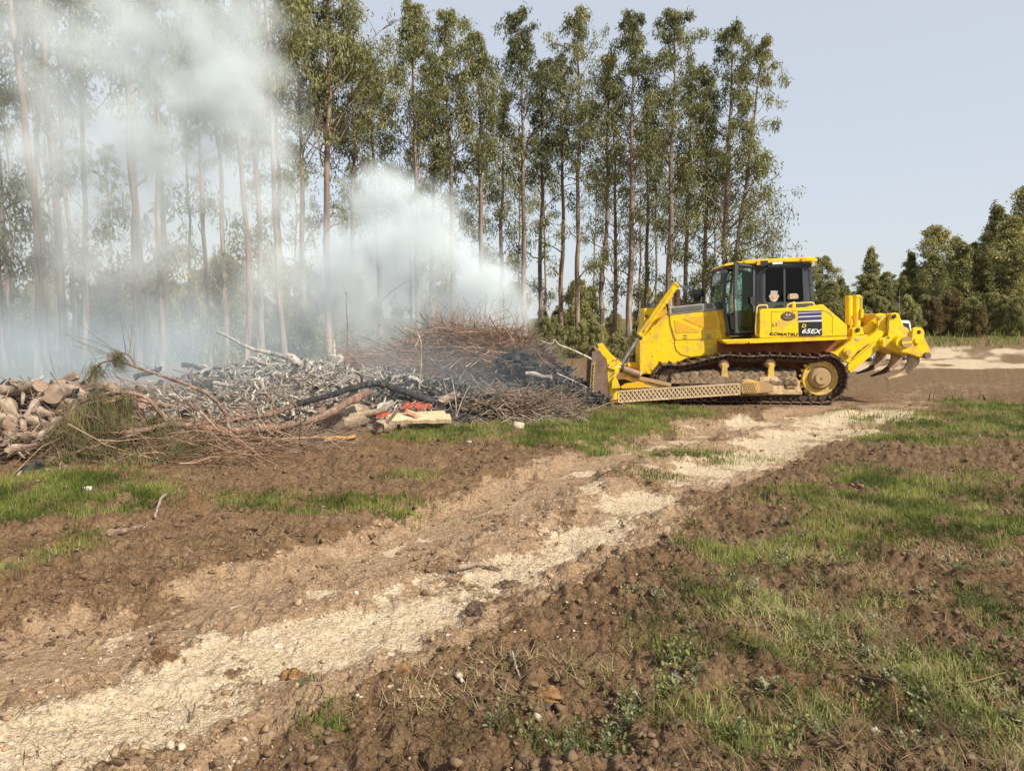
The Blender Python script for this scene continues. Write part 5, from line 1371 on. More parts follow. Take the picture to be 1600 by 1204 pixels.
twigs("brush_tail", 1100, ell(-2.2, 15.6, .65, 1.3, .8, 1.25, .3), (.6, 1.9), (.003, .009), M_tw, "thin bare twigs trailing out of the brush heap to the left", "twigs", 62, lay(.1, .45, .16), .6)
twigs("brush_crest", 260, ell(-.75, 15.9, 1.3, 1.2, .6, 1.9, .4), (.6, 1.3), (.003, .008), M_tw, "fine upright twigs standing out of the top of the brush heap", "twigs", 63, lambda g, n, c: (lambda v: v / np.linalg.norm(v, axis=1, keepdims=True))(g.normal(size=(n, 3)) * .6 + np.array([0, 0, .8])), .5)
twigs("brush_pile", 2200, ell(.0, 14.0, -.02, 1.2, .75, .50, .3), (.3, 1.2), (.004, .013), M_tw2, "low pile of cut brush sticks in front of the charred mound", "brush pile", 64, lay(.1, .8, .18), .4)
twigs("brush_pile", 700, ell(.85, 15.0, -.02, .5, .5, .36, .3), (.3, 1.0), (.004, .011), M_tw2, "small tuft of brush sticks lying against the bulldozer blade", "brush pile", 65, lay(.3, .9, .3), .5)
twigs("stray_sticks", 420, lambda g, n: (lambda x, y: np.stack([x, y, np.array([pz(a, b) for a, b in zip(x, y)]) + .04], -1))(g.uniform(-3.0, 1.4, n), g.uniform(12.7, 16.2, n)), (.3, 1.2), (.003, .010), M_twigpale, "pale bare sticks strewn over the dark part of the heap", "sticks", 66, lay(.2, 1.2, .35), .5)
twigs("stray_twigs", 620, lambda g, n: (lambda x, y: np.stack([x, y, np.array([pz(a, b) for a, b in zip(x, y)]) + .05], -1))(g.uniform(-7.5, -2.5, n), g.uniform(10.2, 13.5, n)), (.4, 1.6), (.003, .009), M_tw2, "thin twigs strewn in front of the ash heap", "twigs", 67, lay(.1, .5, .15), .5)
twigs("pine_twigs", 260, lambda g, n: (lambda x, y: np.stack([x, y, np.array([pz(a, b) for a, b in zip(x, y)]) + g.uniform(.03, .42, n) * (1 - np.abs(x + 5.0) / 4.5).clip(.1, 1)], -1))(g.uniform(-6.6, -2.6, n), g.uniform(9.3, 11.2, n)), (.5, 1.9), (.003, .010), M_tw, "thin bare reddish twigs tangled round the felled pine", "twigs", 68, lay(.12, .45, .2), .9, 8)
# black burnt root ball on top
g = np.random.default_rng(9)
bm = bmesh.new(); bmesh.ops.create_icosphere(bm, subdivisions=4, radius=1)
for v in bm.verts:
    n_ = v.co.normalized(); k = 1 + .18 * float(gnoise(n_.x * 3 + 5, n_.y * 3 + n_.z * 4, 4)) + .10 * g.normal() * .6
    v.co = Vector((n_.x * .40 * k, n_.y * .34 * k, n_.z * .27 * k))
rb = bm_obj("charred_root_ball", bm, M_logchar, None, angle=60)
rb.location = pt(808, 567, 15.3)
tag(rb, "round blackened root ball sitting on the right end of the heap", "root ball")
rt = twigs("burnt_rootlet", 260, lambda g, n: (lambda u: u / np.linalg.norm(u, axis=1, keepdims=True) * np.array([.38, .32, .26]))(g.normal(size=(n, 3))), (.08, .2), (.003, .007), M_logchar, None, None, 71, lambda g, n, c: c / np.linalg.norm(c, axis=1, keepdims=True), .2, 3)
rt.parent = rb; rt["kind"] = "stuff"
LG((822, 584, 15.0), (862, 590, 14.8), .05, M_logash, "pale burnt log lying just below the black root ball", seed=81, name="burnt_log", cat="burnt log")
# planks and stumps in front of the embers
def plank(p0, p1, wid, th, label, mat=M_plank, tilt=0):
    p0, p1 = Vector(p0), Vector(p1); d = (p1 - p0); L = d.length
    bm = bmesh.new(); box_bm(bm, 0, L, -wid / 2, wid / 2, -th / 2, th / 2)
    bmesh.ops.subdivide_edges(bm, edges=[e for e in bm.edges if abs((e.verts[0].co - e.verts[1].co).x) > L * .9], cuts=6)
    for v in bm.verts: v.co.y += .012 * rnd.uniform(-1, 1); v.co.z += .006 * rnd.uniform(-1, 1)
    o = bm_obj("plank", bm, mat, None, .004); o.location = p0; o.rotation_euler = (tilt, -math.asin(d.z / L), math.atan2(d.y, d.x))
    return tag(o, label, "plank")
plank(pt(606, 655, 12.3), pt(704, 653, 12.5), .22, .07, "wide fresh sawn plank lying in front of the embers", tilt=.35)
plank(pt(615, 651, 12.6), pt(696, 646, 12.8), .20, .05, "second plank lying just behind the wide fresh one", tilt=.2)
plank(pt(634, 641, 12.4), pt(655, 651, 12.35), .07, .06, "short reddish offcut resting on the wide plank", simple("reddish_offcut", (.50, .24, .13), (.66, .38, .24), 6, .8))
LG((625, 664, 12.3), (700, 657, 12.5), .07, M_loggrey, "dark mossy log under the wide plank", seed=82, bend=.05)
LG((516, 655, 12.0), (560, 651, 12.5), .245, M_logtan, "thick sawn stump section with rough tan bark below the pine trunk", seed=83, bend=0, name="stump", cat="stump", taper=.92, rings=12, sides=20)
LG((590, 667, 12.0), (612, 664, 12.2), .11, M_logtan, "small reddish stump section left of the plank", seed=84, bend=0, name="stump", cat="stump")
LG((508, 686, 11.35), (556, 680, 11.5), .05, simple("orange_rotten_wood", (.45, .22, .08), (.68, .42, .20), 12, .95, bumpd=.02), "flat slab of orange rotten wood in front of the thick stump", seed=85, flat=.6, name="wood_slab", cat="wood slab")
LG((588, 640, 12.6), (612, 630, 12.8), .07, M_logash, "grey burnt chunk beside the embers", seed=86, name="burnt_log", cat="burnt log")
LG((688, 630, 13.4), (714, 616, 13.6), .085, M_loggrey, "pale split chunk standing in the dark gap under the brush heap", seed=87, name="burnt_log", cat="burnt log", knots=0)
LG((640, 592, 14.2), (668, 612, 14.0), .09, M_logash, "pale triangular stump left of the standing chunk", seed=88, name="burnt_log", cat="burnt log")
LG((450, 560, 14.4), (478, 590, 13.9), .12, M_logash, "large ash white log leaning at the top of the ash heap", seed=89, name="burnt_log", cat="burnt log")
LG((485, 570, 14.2), (470, 600, 13.7), .09, M_logash, "second ash white log crossing the large leaning one", seed=90, name="burnt_log", cat="burnt log")
LG((516, 565, 14.3), (530, 562, 14.9), .12, M_logash, "round end of a scorched log at the heap's crest", seed=91, name="burnt_log", cat="burnt log")
LG((360, 590, 13.6), (300, 600, 13.2), .055, M_logchar, "long blackened log lying across the left ash slope", seed=92, name="burnt_log", cat="burnt log")
LG((285, 570, 14.2), (330, 580, 14.0), .045, M_logchar, "blackened log end poking from the crest of the ash heap", seed=93, name="burnt_log", cat="burnt log")

# longer branches measured from the photo; each a thing with its trunk and side twigs
def branch(name, pts, r0, r1, mat, label, cat="branch", seed=0, sub=10, subL=(.2, .6), parent=None, submat=None, sides=8):
    P = resample([pt(*p) for p in pts], max(12, len(pts) * 6))
    P = P + np.random.default_rng(seed).normal(size=P.shape) * r0 * .07
    r = np.linspace(r0, r1, len(P)) * (1 + .1 * np.random.default_rng(seed + 1).normal(size=len(P)))
    Pc, rc = capped(P, r)
    V, F = tubes(Pc[None], rc[None], sides)
    mb = MB(); mb.add(V, F)
    o = mb.build(name, mat, parent, smooth=True)
    if label: tag(o, label, cat)
    g = np.random.default_rng(seed + 7)
    if sub:
        idx = g.integers(int(len(P) * .2), len(P) - 1, sub); T = np.gradient(P, axis=0)
        T /= np.linalg.norm(T, axis=1, keepdims=True)
        d = T[idx] * .9 + g.normal(size=(sub, 3)) * .7 + np.array([0, 0, .15]); d /= np.linalg.norm(d, axis=1, keepdims=True)
        L = g.uniform(*subL, sub); k = np.linspace(0, 1, 6)
        bend = np.cross(d, g.normal(size=(sub, 3)))
        Q = P[idx][:, None] + d[:, None] * (L[:, None] * k)[:, :, None] + bend[:, None] * (L[:, None] * k ** 2 * .25)[:, :, None]
        V, F = tubes(Q, (np.maximum(.18 * r[idx], .004))[:, None] * np.linspace(1, .35, 6), 4)
        mb = MB(); mb.add(V, F); tw = mb.build("side_twigs", submat or mat, o); tw["kind"] = "stuff"
    return o, P
main, MP = branch("felled_pine", [(577, 612, 12.0), (545, 628, 11.7), (500, 652, 11.3), (455, 663, 11.0), (405, 670, 10.7), (355, 673, 10.5), (300, 666, 10.3), (262, 661, 10.1)], .066, .045, M_pinebark,
                  "long red brown felled pine trunk with drooping branches lying in front of the ash heap", "felled pine", 1, 14, (.3, .8))
NB = []
for i, (pts, a, b) in enumerate([
    ([(264, 662, 10.1), (240, 632, 10.0), (220, 618, 9.9), (185, 613, 9.7), (150, 619, 9.6), (115, 636, 9.5), (95, 665, 9.4), (84, 700, 9.3)], .036, .010),
    ([(240, 630, 10.0), (200, 622, 9.8), (160, 632, 9.6), (130, 655, 9.5), (110, 690, 9.3)], .03, .008),
    ([(264, 662, 10.1), (215, 674, 9.8), (165, 680, 9.6), (120, 694, 9.4), (85, 712, 9.2), (66, 735, 9.05)], .045, .010),
    ([(215, 676, 9.8), (165, 692, 9.5), (120, 705, 9.3), (82, 722, 9.1)], .026, .008),
    ([(357, 671, 10.5), (352, 645, 10.7), (325, 616, 11.0), (290, 600, 11.0), (250, 586, 11.0), (212, 573, 10.9), (182, 564, 10.8), (160, 566, 10.7), (147, 578, 10.7)], .032, .008),
    ([(212, 573, 10.9), (204, 558, 10.9), (190, 551, 10.8), (180, 556, 10.8)], .012, .006),
    ([(402, 672, 10.7), (350, 694, 10.4), (300, 712, 10.0), (255, 726, 9.5), (205, 737, 9.2), (150, 746, 9.0)], .04, .012),
    ([(385, 680, 10.6), (345, 705, 10.3), (330, 722, 9.9)], .02, .008),
    ([(310, 678, 10.3), (270, 700, 9.9), (225, 708, 9.6), (185, 706, 9.5)], .018, .006),
    ([(260, 725, 9.5), (210, 723, 9.3), (150, 722, 9.2)], .016, .006),
    ([(345, 690, 10.6), (330, 730, 9.7)], .02, .012),
    ([(465, 655, 11.0), (468, 640, 11.0), (450, 625, 10.9), (425, 612, 10.9)], .016, .006),
    ([(490, 655, 11.2), (478, 675, 11.0), (455, 690, 10.9)], .016, .006),
    ([(180, 690, 9.6), (160, 660, 9.5), (130, 648, 9.4), (100, 652, 9.3)], .012, .005),
    ([(300, 668, 10.4), (270, 700, 9.8), (245, 735, 9.3)], .015, .005),
]):
    o, P = branch("pine_branch", pts, a, b, M_pinebark, None, None, 20 + i, 16, (.25, .85), parent=main)
    NB.append(P)
# drooping pine needles
g = np.random.default_rng(77)
C = []
for bi, P in enumerate(NB):
    if bi in (0, 1, 2, 3, 6, 8, 9, 13, 14):
        k0 = .35 if bi in (0, 2, 6) else .15
        m_ = 10 if bi < 4 else 6
        q = g.uniform(k0, 1, m_); C.append(np.array([[np.interp(t, np.linspace(0, 1, len(P)), P[:, a]) for a in range(3)] for t in q]))
    if bi in (4, 5): C.append(P[-3:])
C = np.vstack(C)
def needles(C, n, L, spread, droop, name, mat, parent):
    m_ = len(C); c = np.repeat(C, n, 0); d = g.normal(size=c.shape) * spread + np.array([0, 0, -droop]) + np.repeat(g.normal(size=(m_, 3)) * .35, n, 0)
    d /= np.linalg.norm(d, axis=1, keepdims=True); l = (L * g.uniform(.5, 1.2, len(c)))[:, None]
    p = c + g.normal(size=c.shape) * .05
    s = np.cross(d, g.normal(size=c.shape)); s /= np.linalg.norm(s, axis=1, keepdims=True)
    V = np.stack([p - s * .003, p + s * .003, p + d * l + np.array([0, 0, -.04])], 1).reshape(-1, 3)
    mb = MB(); mb.add(V, np.arange(len(V)).reshape(-1, 3), np.clip(np.repeat(g.random(m_), n) * .6 + g.random(len(c)) * .4, 0, 1))
    return mb.build(name, mat, parent)
M_need = tonemat("pine_needles", [(.1, (.06, .055, .02)), (.5, (.13, .125, .05)), (.8, (.23, .18, .08)), (1, (.36, .25, .12))], 3)
nd = needles(C, 70, .30, .30, .95, "needles", M_need, main); nd["kind"] = "stuff"
C2 = np.array([pt(g.uniform(120, 330), g.uniform(690, 740), g.uniform(9.3, 10.2)) for _ in range(34)])
nd2 = needles(C2, 46, .22, .9, .3, "needles", M_need, main); nd2["kind"] = "stuff"
C3 = np.array([pt(g.normal(235, 26), g.normal(668, 9), g.uniform(9.9, 10.3)) for _ in range(14)] + [pt(g.normal(160, 30), g.normal(655, 14), g.uniform(9.7, 10.3)) for _ in range(26)])
nd3 = needles(C3, 50, .24, .35, .9, "needles", M_need, main); nd3["kind"] = "stuff"
branch("charred_branch", [(690, 632, 13.6), (650, 618, 13.4), (600, 601, 12.9), (575, 600, 12.6), (545, 608, 12.3), (500, 622, 11.9), (460, 632, 11.6)], .066, .045, M_logchar, "thick black charred branch arching over the embers", "charred branch", 51, 6, (.2, .5))
branch("pine_limb", [(462, 631, 11.6), (430, 645, 11.4), (370, 655, 11.0), (300, 664, 10.7), (230, 672, 10.4), (160, 678, 10.2), (100, 683, 10.0)], .045, .012, M_pinebark, "thinner brown limb continuing left from the black charred branch", "branch", 52, 16, (.3, .9))
branch("charred_branch", [(566, 606, 12.6), (564, 588, 12.6), (555, 582, 12.6)], .022, .014, M_logchar, "small hooked black branch standing on the arching charred one", "charred branch", 53, 0)
branch("charred_branch", [(536, 614, 12.6), (530, 606, 12.6), (524, 604, 12.6)], .03, .02, M_logchar, "short black stub left of the small hooked branch", "charred branch", 54, 0)
branch("dead_branch", [(338, 518, 14.3), (352, 524, 14.3), (378, 538, 14.2), (402, 547, 14.2), (430, 553, 14.2), (452, 560, 14.1), (468, 572, 14.0)], .022, .05, M_logash, "grey dead branch sticking up to the left from the ash heap's crest", "dead branch", 55, 5, (.15, .4))
branch("dead_branch", [(845, 533, 15.6), (862, 537, 15.6), (866, 531, 15.6), (874, 539, 15.6), (895, 547, 15.7), (924, 561, 15.8)], .012, .024, M_twigpale, "pale kinked dead branch hanging above the blade's top left corner", "dead branch", 56, 4, (.15, .35))
branch("dead_branch", [(869, 583, 15.4), (890, 592, 15.3), (918, 605, 15.2)], .02, .008, M_twigpale, "short pale branch between the root ball and the blade", "dead branch", 57, 5, (.15, .4))
branch("dark_stick", [(868, 617, 15.0), (895, 603, 15.0), (922, 592, 15.1)], .014, .006, M_logchar, "dark curved stick leaning from the brush towards the blade", "stick", 58, 4, (.15, .4))
branch("thin_sapling", [(541, 600, 14.2), (543, 520, 14.2), (541, 478, 14.2), (542, 455, 14.2)], .010, .005, M_twig, "thin upright sapling standing in the smoke above the stump", "sapling", 59, 3, (.1, .3))
branch("thin_sapling", [(655, 610, 13.4), (658, 560, 13.4), (650, 520, 13.4), (590, 508, 13.6)], .012, .005, M_twigpale, "thin bent twig stem at the left of the brush heap", "twig", 60, 8, (.2, .6))
for i, (a, b, c) in enumerate([((712, 655, 13.2), (712, 625, 13.2), (705, 585, 13.4)), ((712, 655, 13.2), (722, 625, 13.3), (735, 600, 13.5)), ((712, 655, 13.2), (700, 622, 13.3), (692, 590, 13.4))]):
    branch("pale_stalk", [a, b, c], .011, .005, M_twigpale, ["upright pale stalk standing in the dark gap before the charred mound", "pale stalk leaning right beside the upright stalk", "pale stalk leaning left beside the upright stalk"][i], "stalk", 90 + i, 0)
branch("dead_branch", [(800, 668, 13.0), (830, 671, 12.8), (852, 670, 12.8)], .035, .02, M_twigpale, "grey stick lying on the grass before the low brush pile", "stick", 94, 2, (.1, .3))
branch("dead_branch", [(1000, 640, 15.2), (960, 628, 15.0), (925, 640, 14.6), (905, 640, 14.5)], .012, .006, M_twig, "thin brown stick trailing out under the blade", "stick", 95, 5, (.2, .5))

# flames and embers
def flame_mat(name, c, s):
    m, nt, bs = newmat(name)
    em = N(nt, "ShaderNodeEmission"); n = noise_tex(nt, 9, 3)
    nt.links.new(ramp(nt, n, [(.35, (c[0] * .7, c[1] * .25, c[2] * .3)), (.65, c)]), em.inputs[0]); em.inputs[1].default_value = s
    tr = N(nt, "ShaderNodeBsdfTransparent"); ms = N(nt, "ShaderNodeMixShader")
    nt.links.new(ramp(nt, noise_tex(nt, 14, 4, .6), [(.42, 0.0), (.64, .6)]), ms.inputs[0])
    nt.links.new(tr.outputs[0], ms.inputs[1]); nt.links.new(em.outputs[0], ms.inputs[2])
    nt.links.new(ms.outputs[0], nt.nodes["Material Output"].inputs["Surface"])
    return m
M_flame = flame_mat("flame", (.95, .24, .12), .75)
def flame_obj(px, py, Y, wid, hgt, label, seed):
    g = np.random.default_rng(seed); c = pt(px, py, Y)
    mb = MB()
    for i in range(16):
        x, yv = g.uniform(-wid, wid) * .8, g.uniform(-.15, .15); hh = hgt * g.uniform(.45, 1.0) * (1 - .6 * abs(x) / wid); rr = g.uniform(.022, .05)
        P = np.stack([x + .05 * np.sin(np.linspace(0, 4, 8) + i), yv + 0 * np.linspace(0, 1, 8), np.linspace(0, hh, 8)], -1)
        V, F = tubes(P[None], (rr * np.array([.5, .9, 1, .9, .7, .5, .25, .02]))[None], 8); mb.add(V, F)
    o = mb.build("flame", M_flame, None, smooth=True); o.location = c
    o.scale = (1, .6, 1)
    return tag(o, label, "flame")
flame_obj(650, 638, 13.0, .30, .20, "orange red flame glowing behind the sawn planks", 1)
flame_obj(598, 650, 12.45, .09, .15, "small dull red flame beside the little stump section", 2)
M_ember = flame_mat("ember", (1.0, .25, .06), .7)
# ------------------------------------------------------------------ white pickup parked beyond the ripper
M_car = simple("white_car_paint", (.74, .74, .73), (.80, .80, .79), 2, .3)
M_tyre = simple("tyre_rubber", (.015, .015, .016), (.03, .028, .026), 12, .85)
M_rimm = simple("alloy_rim", (.35, .35, .36), (.5, .5, .5), 6, .35, .7)
M_cglass = simple("car_window_glass", (.02, .025, .03), (.03, .035, .04), 3, .08)
M_lampr = simple("red_beacon", (.55, .05, .05), (.7, .10, .09), 6, .4)
CY = 33.0
wc = onground(1366, 566)
car = empty("off_road_car", (float(wc[0]), CY, 0.0), math.radians(35))
tag(car, "white off road car with a whip antenna, mostly hidden behind the ripper", "car")
def cprism(name, pts, y0, y1, mat, par=None, bevel=.03):
    bm = bmesh.new()
    a = [bm.verts.new((x, y0, z)) for x, z in pts]; b = [bm.verts.new((x, y1, z)) for x, z in pts]
    bm.faces.new(a); bm.faces.new(b[::-1]); n = len(a)
    for i in range(n): bm.faces.new((a[i], b[i], b[(i + 1) % n], a[(i + 1) % n]))
    return bm_obj(name, bm, mat, par or car, bevel)
# x = 0 at the front wheel, growing towards the tail
cprism("body", [(-.85, .42), (-.88, .85), (-.5, .98), (.62, 1.06), (3.45, 1.08), (3.5, .45), (3.15, .38), (3.08, .62), (2.85, .80), (2.55, .80), (2.32, .62), (2.25, .36), (.5, .36), (.42, .62), (.18, .80), (-.18, .80), (-.42, .62), (-.5, .42)], 0, 1.75, M_car)
cab2 = cprism("cabin", [(.55, 1.07), (1.15, 1.72), (1.4, 1.79), (3.05, 1.79), (3.2, 1.72), (3.45, 1.09)], .10, 1.65, M_car)
cprism("window", [(.85, 1.13), (1.28, 1.66), (1.78, 1.69), (1.78, 1.13)], .08, .12, M_cglass, cab2, .005)
cprism("window", [(1.88, 1.13), (1.88, 1.69), (2.45, 1.69), (2.45, 1.13)], .08, .12, M_cglass, cab2, .005)
cprism("window", [(2.55, 1.13), (2.55, 1.69), (3.05, 1.66), (3.28, 1.13)], .08, .12, M_cglass, cab2, .005)
ws = MB(); ws.add([(.56, .2, 1.10), (.56, 1.55, 1.10), (1.12, 1.5, 1.72), (1.12, .25, 1.72)], [[3, 2, 1, 0]]); ws.build("windscreen", M_cglass, cab2)
for x in (0.0, 2.7):
    for yy in (-.02, 1.55):
        wh = cyl("wheel", (x, yy, .36), (x, yy + .22, .36), .36, M_tyre, car, seg=32, bevel=.03)
        f0 = yy - .012 if yy < 1 else yy + .232
        rim = cyl("rim", (x, f0, .36), (x, f0 + .03, .36), .23, M_rimm, wh, seg=28, bevel=.008)
        for k in range(6):
            t = k * math.pi / 3
            bm = bmesh.new(); cyl_bm(bm, (x + .06 * math.cos(t), f0 - .012, .36 + .06 * math.sin(t)), (x + .21 * math.cos(t), f0 - .012, .36 + .21 * math.sin(t)), .025, seg=6)
            bm_obj("spoke", bm, M_rimm, wh)
        cyl("hub", (x, f0 - .03, .36), (x, f0, .36), .06, M_rimm, wh, seg=16)
bc = cyl("beacon_base", (2.2, .3, 1.79), (2.2, .3, 1.85), .10, M_tyre, car); cyl("beacon", (2.2, .3, 1.85), (2.2, .3, 1.95), .08, M_lampr, bc, r1=.06)
cyl("antenna", (2.6, .3, 1.79), (2.55, .3, 3.2), .012, M_rimm, car, r1=.005, seg=6)
cyl("headlight", (-.86, .2, .74), (-.80, .2, .74), .10, M_rimm, car); cyl("headlight", (-.86, 1.55, .74), (-.80, 1.55, .74), .10, M_rimm, car)
cprism("side_mirror", [(.85, 1.13), (.85, 1.33), (1.02, 1.31), (1.02, 1.13)], -.16, .02, M_car, None, .02)
cprism("bumper", [(-.96, .40), (-.96, .60), (-.84, .62), (-.84, .40)], .05, 1.7, M_tyre, None, .02)
# ------------------------------------------------------------------ ground cover
def smp(n, y0, y1, g, p=1.0):
    """points in front of the place the viewer stands, thinning with distance"""
    u = g.random(n)
    y = y0 * (y1 / y0) ** u if p == 1 else (y0 ** (1 - p) + u * (y1 ** (1 - p) - y0 ** (1 - p))) ** (1 / (1 - p))
    x = g.uniform(-1, 1, n) * (.9 + .72 * y)
    return x, y
def outside_machine(x, y):
    ux, uy = (x - DO[0]) * .9969 - (y - DO[1]) * .0785, (x - DO[0]) * .0785 + (y - DO[1]) * .9969
    return ~((np.abs(ux + .3) < 3.2) & (uy > -.02) & (uy < 2.55))
def blades(name, n, keepf, L, W, mat, label, cat, seed, y0=2.4, y1=30, p=1.0, lean=.45, two=False, flat=False, tuft=1, tr=.05, grow=.0):
    g = np.random.default_rng(seed)
    x, y = smp(n, y0, y1, g, p)
    k = (g.random(len(x)) < keepf(x, y)) & outside_machine(x, y)
    x, y = x[k], y[k]
    x = np.repeat(x, tuft); y = np.repeat(y, tuft); m = len(x)
    if tuft > 1:
        s = tr * (1 + grow * y)
        x = x + g.normal(size=m) * s; y = y + g.normal(size=m) * s
    z = ground_h(x, y) - .004
    l = L * g.uniform(.45, 1.25, m) * (1 + grow * y * .6); w = W * g.uniform(.7, 1.3, m) * (1 + grow * y)
    a = g.uniform(0, 2 * math.pi, m)
    ln = np.abs(g.normal(size=m)) * lean if not flat else g.uniform(.9, 1.5, m)
    d = np.stack([np.cos(a) * np.sin(ln), np.sin(a) * np.sin(ln), np.cos(ln)], -1)
    s = np.stack([-np.sin(a), np.cos(a), 0 * a], -1) if flat else np.stack([np.cos(g.uniform(0, 3.1, m)), np.sin(g.uniform(0, 3.1, m)) * .4, 0 * a], -1)
    b = np.stack([x, y, z + (g.uniform(0, .03, m) if flat else 0)], -1)
    lw = l[:, None]; ww = w[:, None]
    tone = np.clip(.5 + .9 * fbm(x * 1.5, y * 1.5, 2, 77) + g.normal(size=m) * .2, 0, 1)
    mb = MB()
    if two:
        mid = b + d * lw * .55; bend = np.array([0, 0, -1.0]) * lw * .22 + d * 0
        tip = b + d * lw + np.stack([np.cos(a), np.sin(a), -.6 + 0 * a], -1) * lw * .25
        V = np.stack([b - s * ww / 2, b + s * ww / 2, mid + s * ww * .38, mid - s * ww * .38, tip], 1)
        q = np.arange(m)[:, None] * 5
        mb.add(V.reshape(-1, 3), q + np.array([[0, 1, 2, 3]]), tone)
        mb.f.append(np.hstack([q + 3, q + 2, q + 4])); mb.t.append(tone); mb.mi.append(np.zeros(m, int))
    else:
        V = np.stack([b - s * ww / 2, b + s * ww / 2, b + d * lw], 1)
        mb.add(V.reshape(-1, 3), np.arange(m * 3).reshape(-1, 3), tone)
    return tag(mb.build(name, mat), label, cat, kind="stuff")
def greenf(k=1.0, e=1.0):
    def f(x, y):
        w, t, gr, fi, a, b = zones(x, y)
        mm = mound_h(x, y, False) < .05
        return np.clip(gr * k, 0, 1) ** e * mm
    return f
def sparsef(a0, af, ag, at=-1.0):
    def f(x, y):
        w, t, gr, fi, a, b = zones(x, y)
        return np.clip((a0 + af * fi + ag * gr) * (1 + at * np.maximum(w, t)) * np.clip(.6 + 1.6 * fbm(x * .8, y * .8, 3, 55), 0, 1.6), 0, 1) * (mound_h(x, y, False) < .05)
    return f
def grassmat(name, a, b, c):
    m, nt, bs = newmat(name)
    L = nt.links
    col = ramp(nt, attr(nt, "tone"), [(.1, a), (.5, b), (.9, c)])
    L.new(col, bs.inputs["Base Color"]); bs.inputs["Roughness"].default_value = .6; bs.inputs["Specular IOR Level"].default_value = .2
    tr = N(nt, "ShaderNodeBsdfTranslucent"); L.new(col, tr.inputs[0]); ms = N(nt, "ShaderNodeMixShader"); ms.inputs[0].default_value = .3
    L.new(bs.outputs[0], ms.inputs[1]); L.new(tr.outputs[0], ms.inputs[2]); L.new(ms.outputs[0], nt.nodes["Material Output"].inputs["Surface"])
    return m
M_gr = grassmat("fresh_grass", (.075, .098, .022), (.145, .185, .036), (.27, .28, .08))
M_gr2 = grassmat("mixed_field_grass", (.075, .092, .026), (.15, .18, .045), (.29, .29, .10))
M_straw = grassmat("dry_straw", (.12, .075, .04), (.24, .165, .09), (.42, .32, .19))
blades("grass", 150000, greenf(1.3), .062, .0075, M_gr, "short fresh green grass growing in patches beside the track", "grass", 1, 5.5, 17, 1.0, .5, False, False, 4, .04, .05)
blades("grass", 34000, greenf(1.1), .085, .006, M_gr2, "longer mixed grass tufts in the churned field at the lower right", "grass", 2, 2.3, 6.0, 1.2, .75, True, False, 6, .045)
blades("far_grass", 16000, lambda x, y: greenf(1.2)(x, y), .26, .04, M_gr2, "rough grass beyond the gravel yard", "grass", 3, 17, 64, 1.0, .5, False, False, 4, .12, .02)
blades("thin_grass", 26000, sparsef(.03, .22, .25), .075, .0045, M_gr2, "sparse thin grass blades across the churned soil", "grass", 4, 2.3, 14, 1.2, .8, True, False, 3, .05)
blades("dry_stems", 70000, sparsef(.10, .40, .12, -.8), .10, .0040, M_straw, "dry stems and straw lying on the churned soil", "straw", 5, 2.3, 15, 1.2, .8, False, True, 2, .07, .06)
# stones and clods : irregular low polyhedra
_bm = bmesh.new(); bmesh.ops.create_icosphere(_bm, subdivisions=1, radius=1)
ICO_V = np.array([v.co[:] for v in _bm.verts]); ICO_F = np.array([[v.index for v in f.verts] for f in _bm.faces]); _bm.free()
_bm = bmesh.new(); bmesh.ops.create_icosphere(_bm, subdivisions=2, radius=1)
ICO2_V = np.array([v.co[:] for v in _bm.verts]); ICO2_F = np.array([[v.index for v in f.verts] for f in _bm.faces]); _bm.free()
_bm = bmesh.new(); bmesh.ops.create_icosphere(_bm, subdivisions=4, radius=1)
ICO4_V = np.array([v.co[:] for v in _bm.verts]); ICO4_F = np.array([[v.index for v in f.verts] for f in _bm.faces]); _bm.free()
def hull_shape(seed, n=14):
    g = np.random.default_rng(seed); bm = bmesh.new()
    for p in g.normal(size=(n, 3)):
        p = p / np.linalg.norm(p) * g.uniform(.75, 1.05); bm.verts.new(p)
    r = bmesh.ops.convex_hull(bm, input=bm.verts[:])
    bmesh.ops.delete(bm, geom=[v for v in bm.verts if not v.link_faces], context='VERTS')
    bmesh.ops.triangulate(bm, faces=bm.faces[:]); bm.verts.index_update()
    V = np.array([v.co[:] for v in bm.verts]); F = np.array([[v.index for v in f.verts] for f in bm.faces]); bm.free()
    return V, F
HULLS = [hull_shape(900 + k, 13) for k in range(6)]
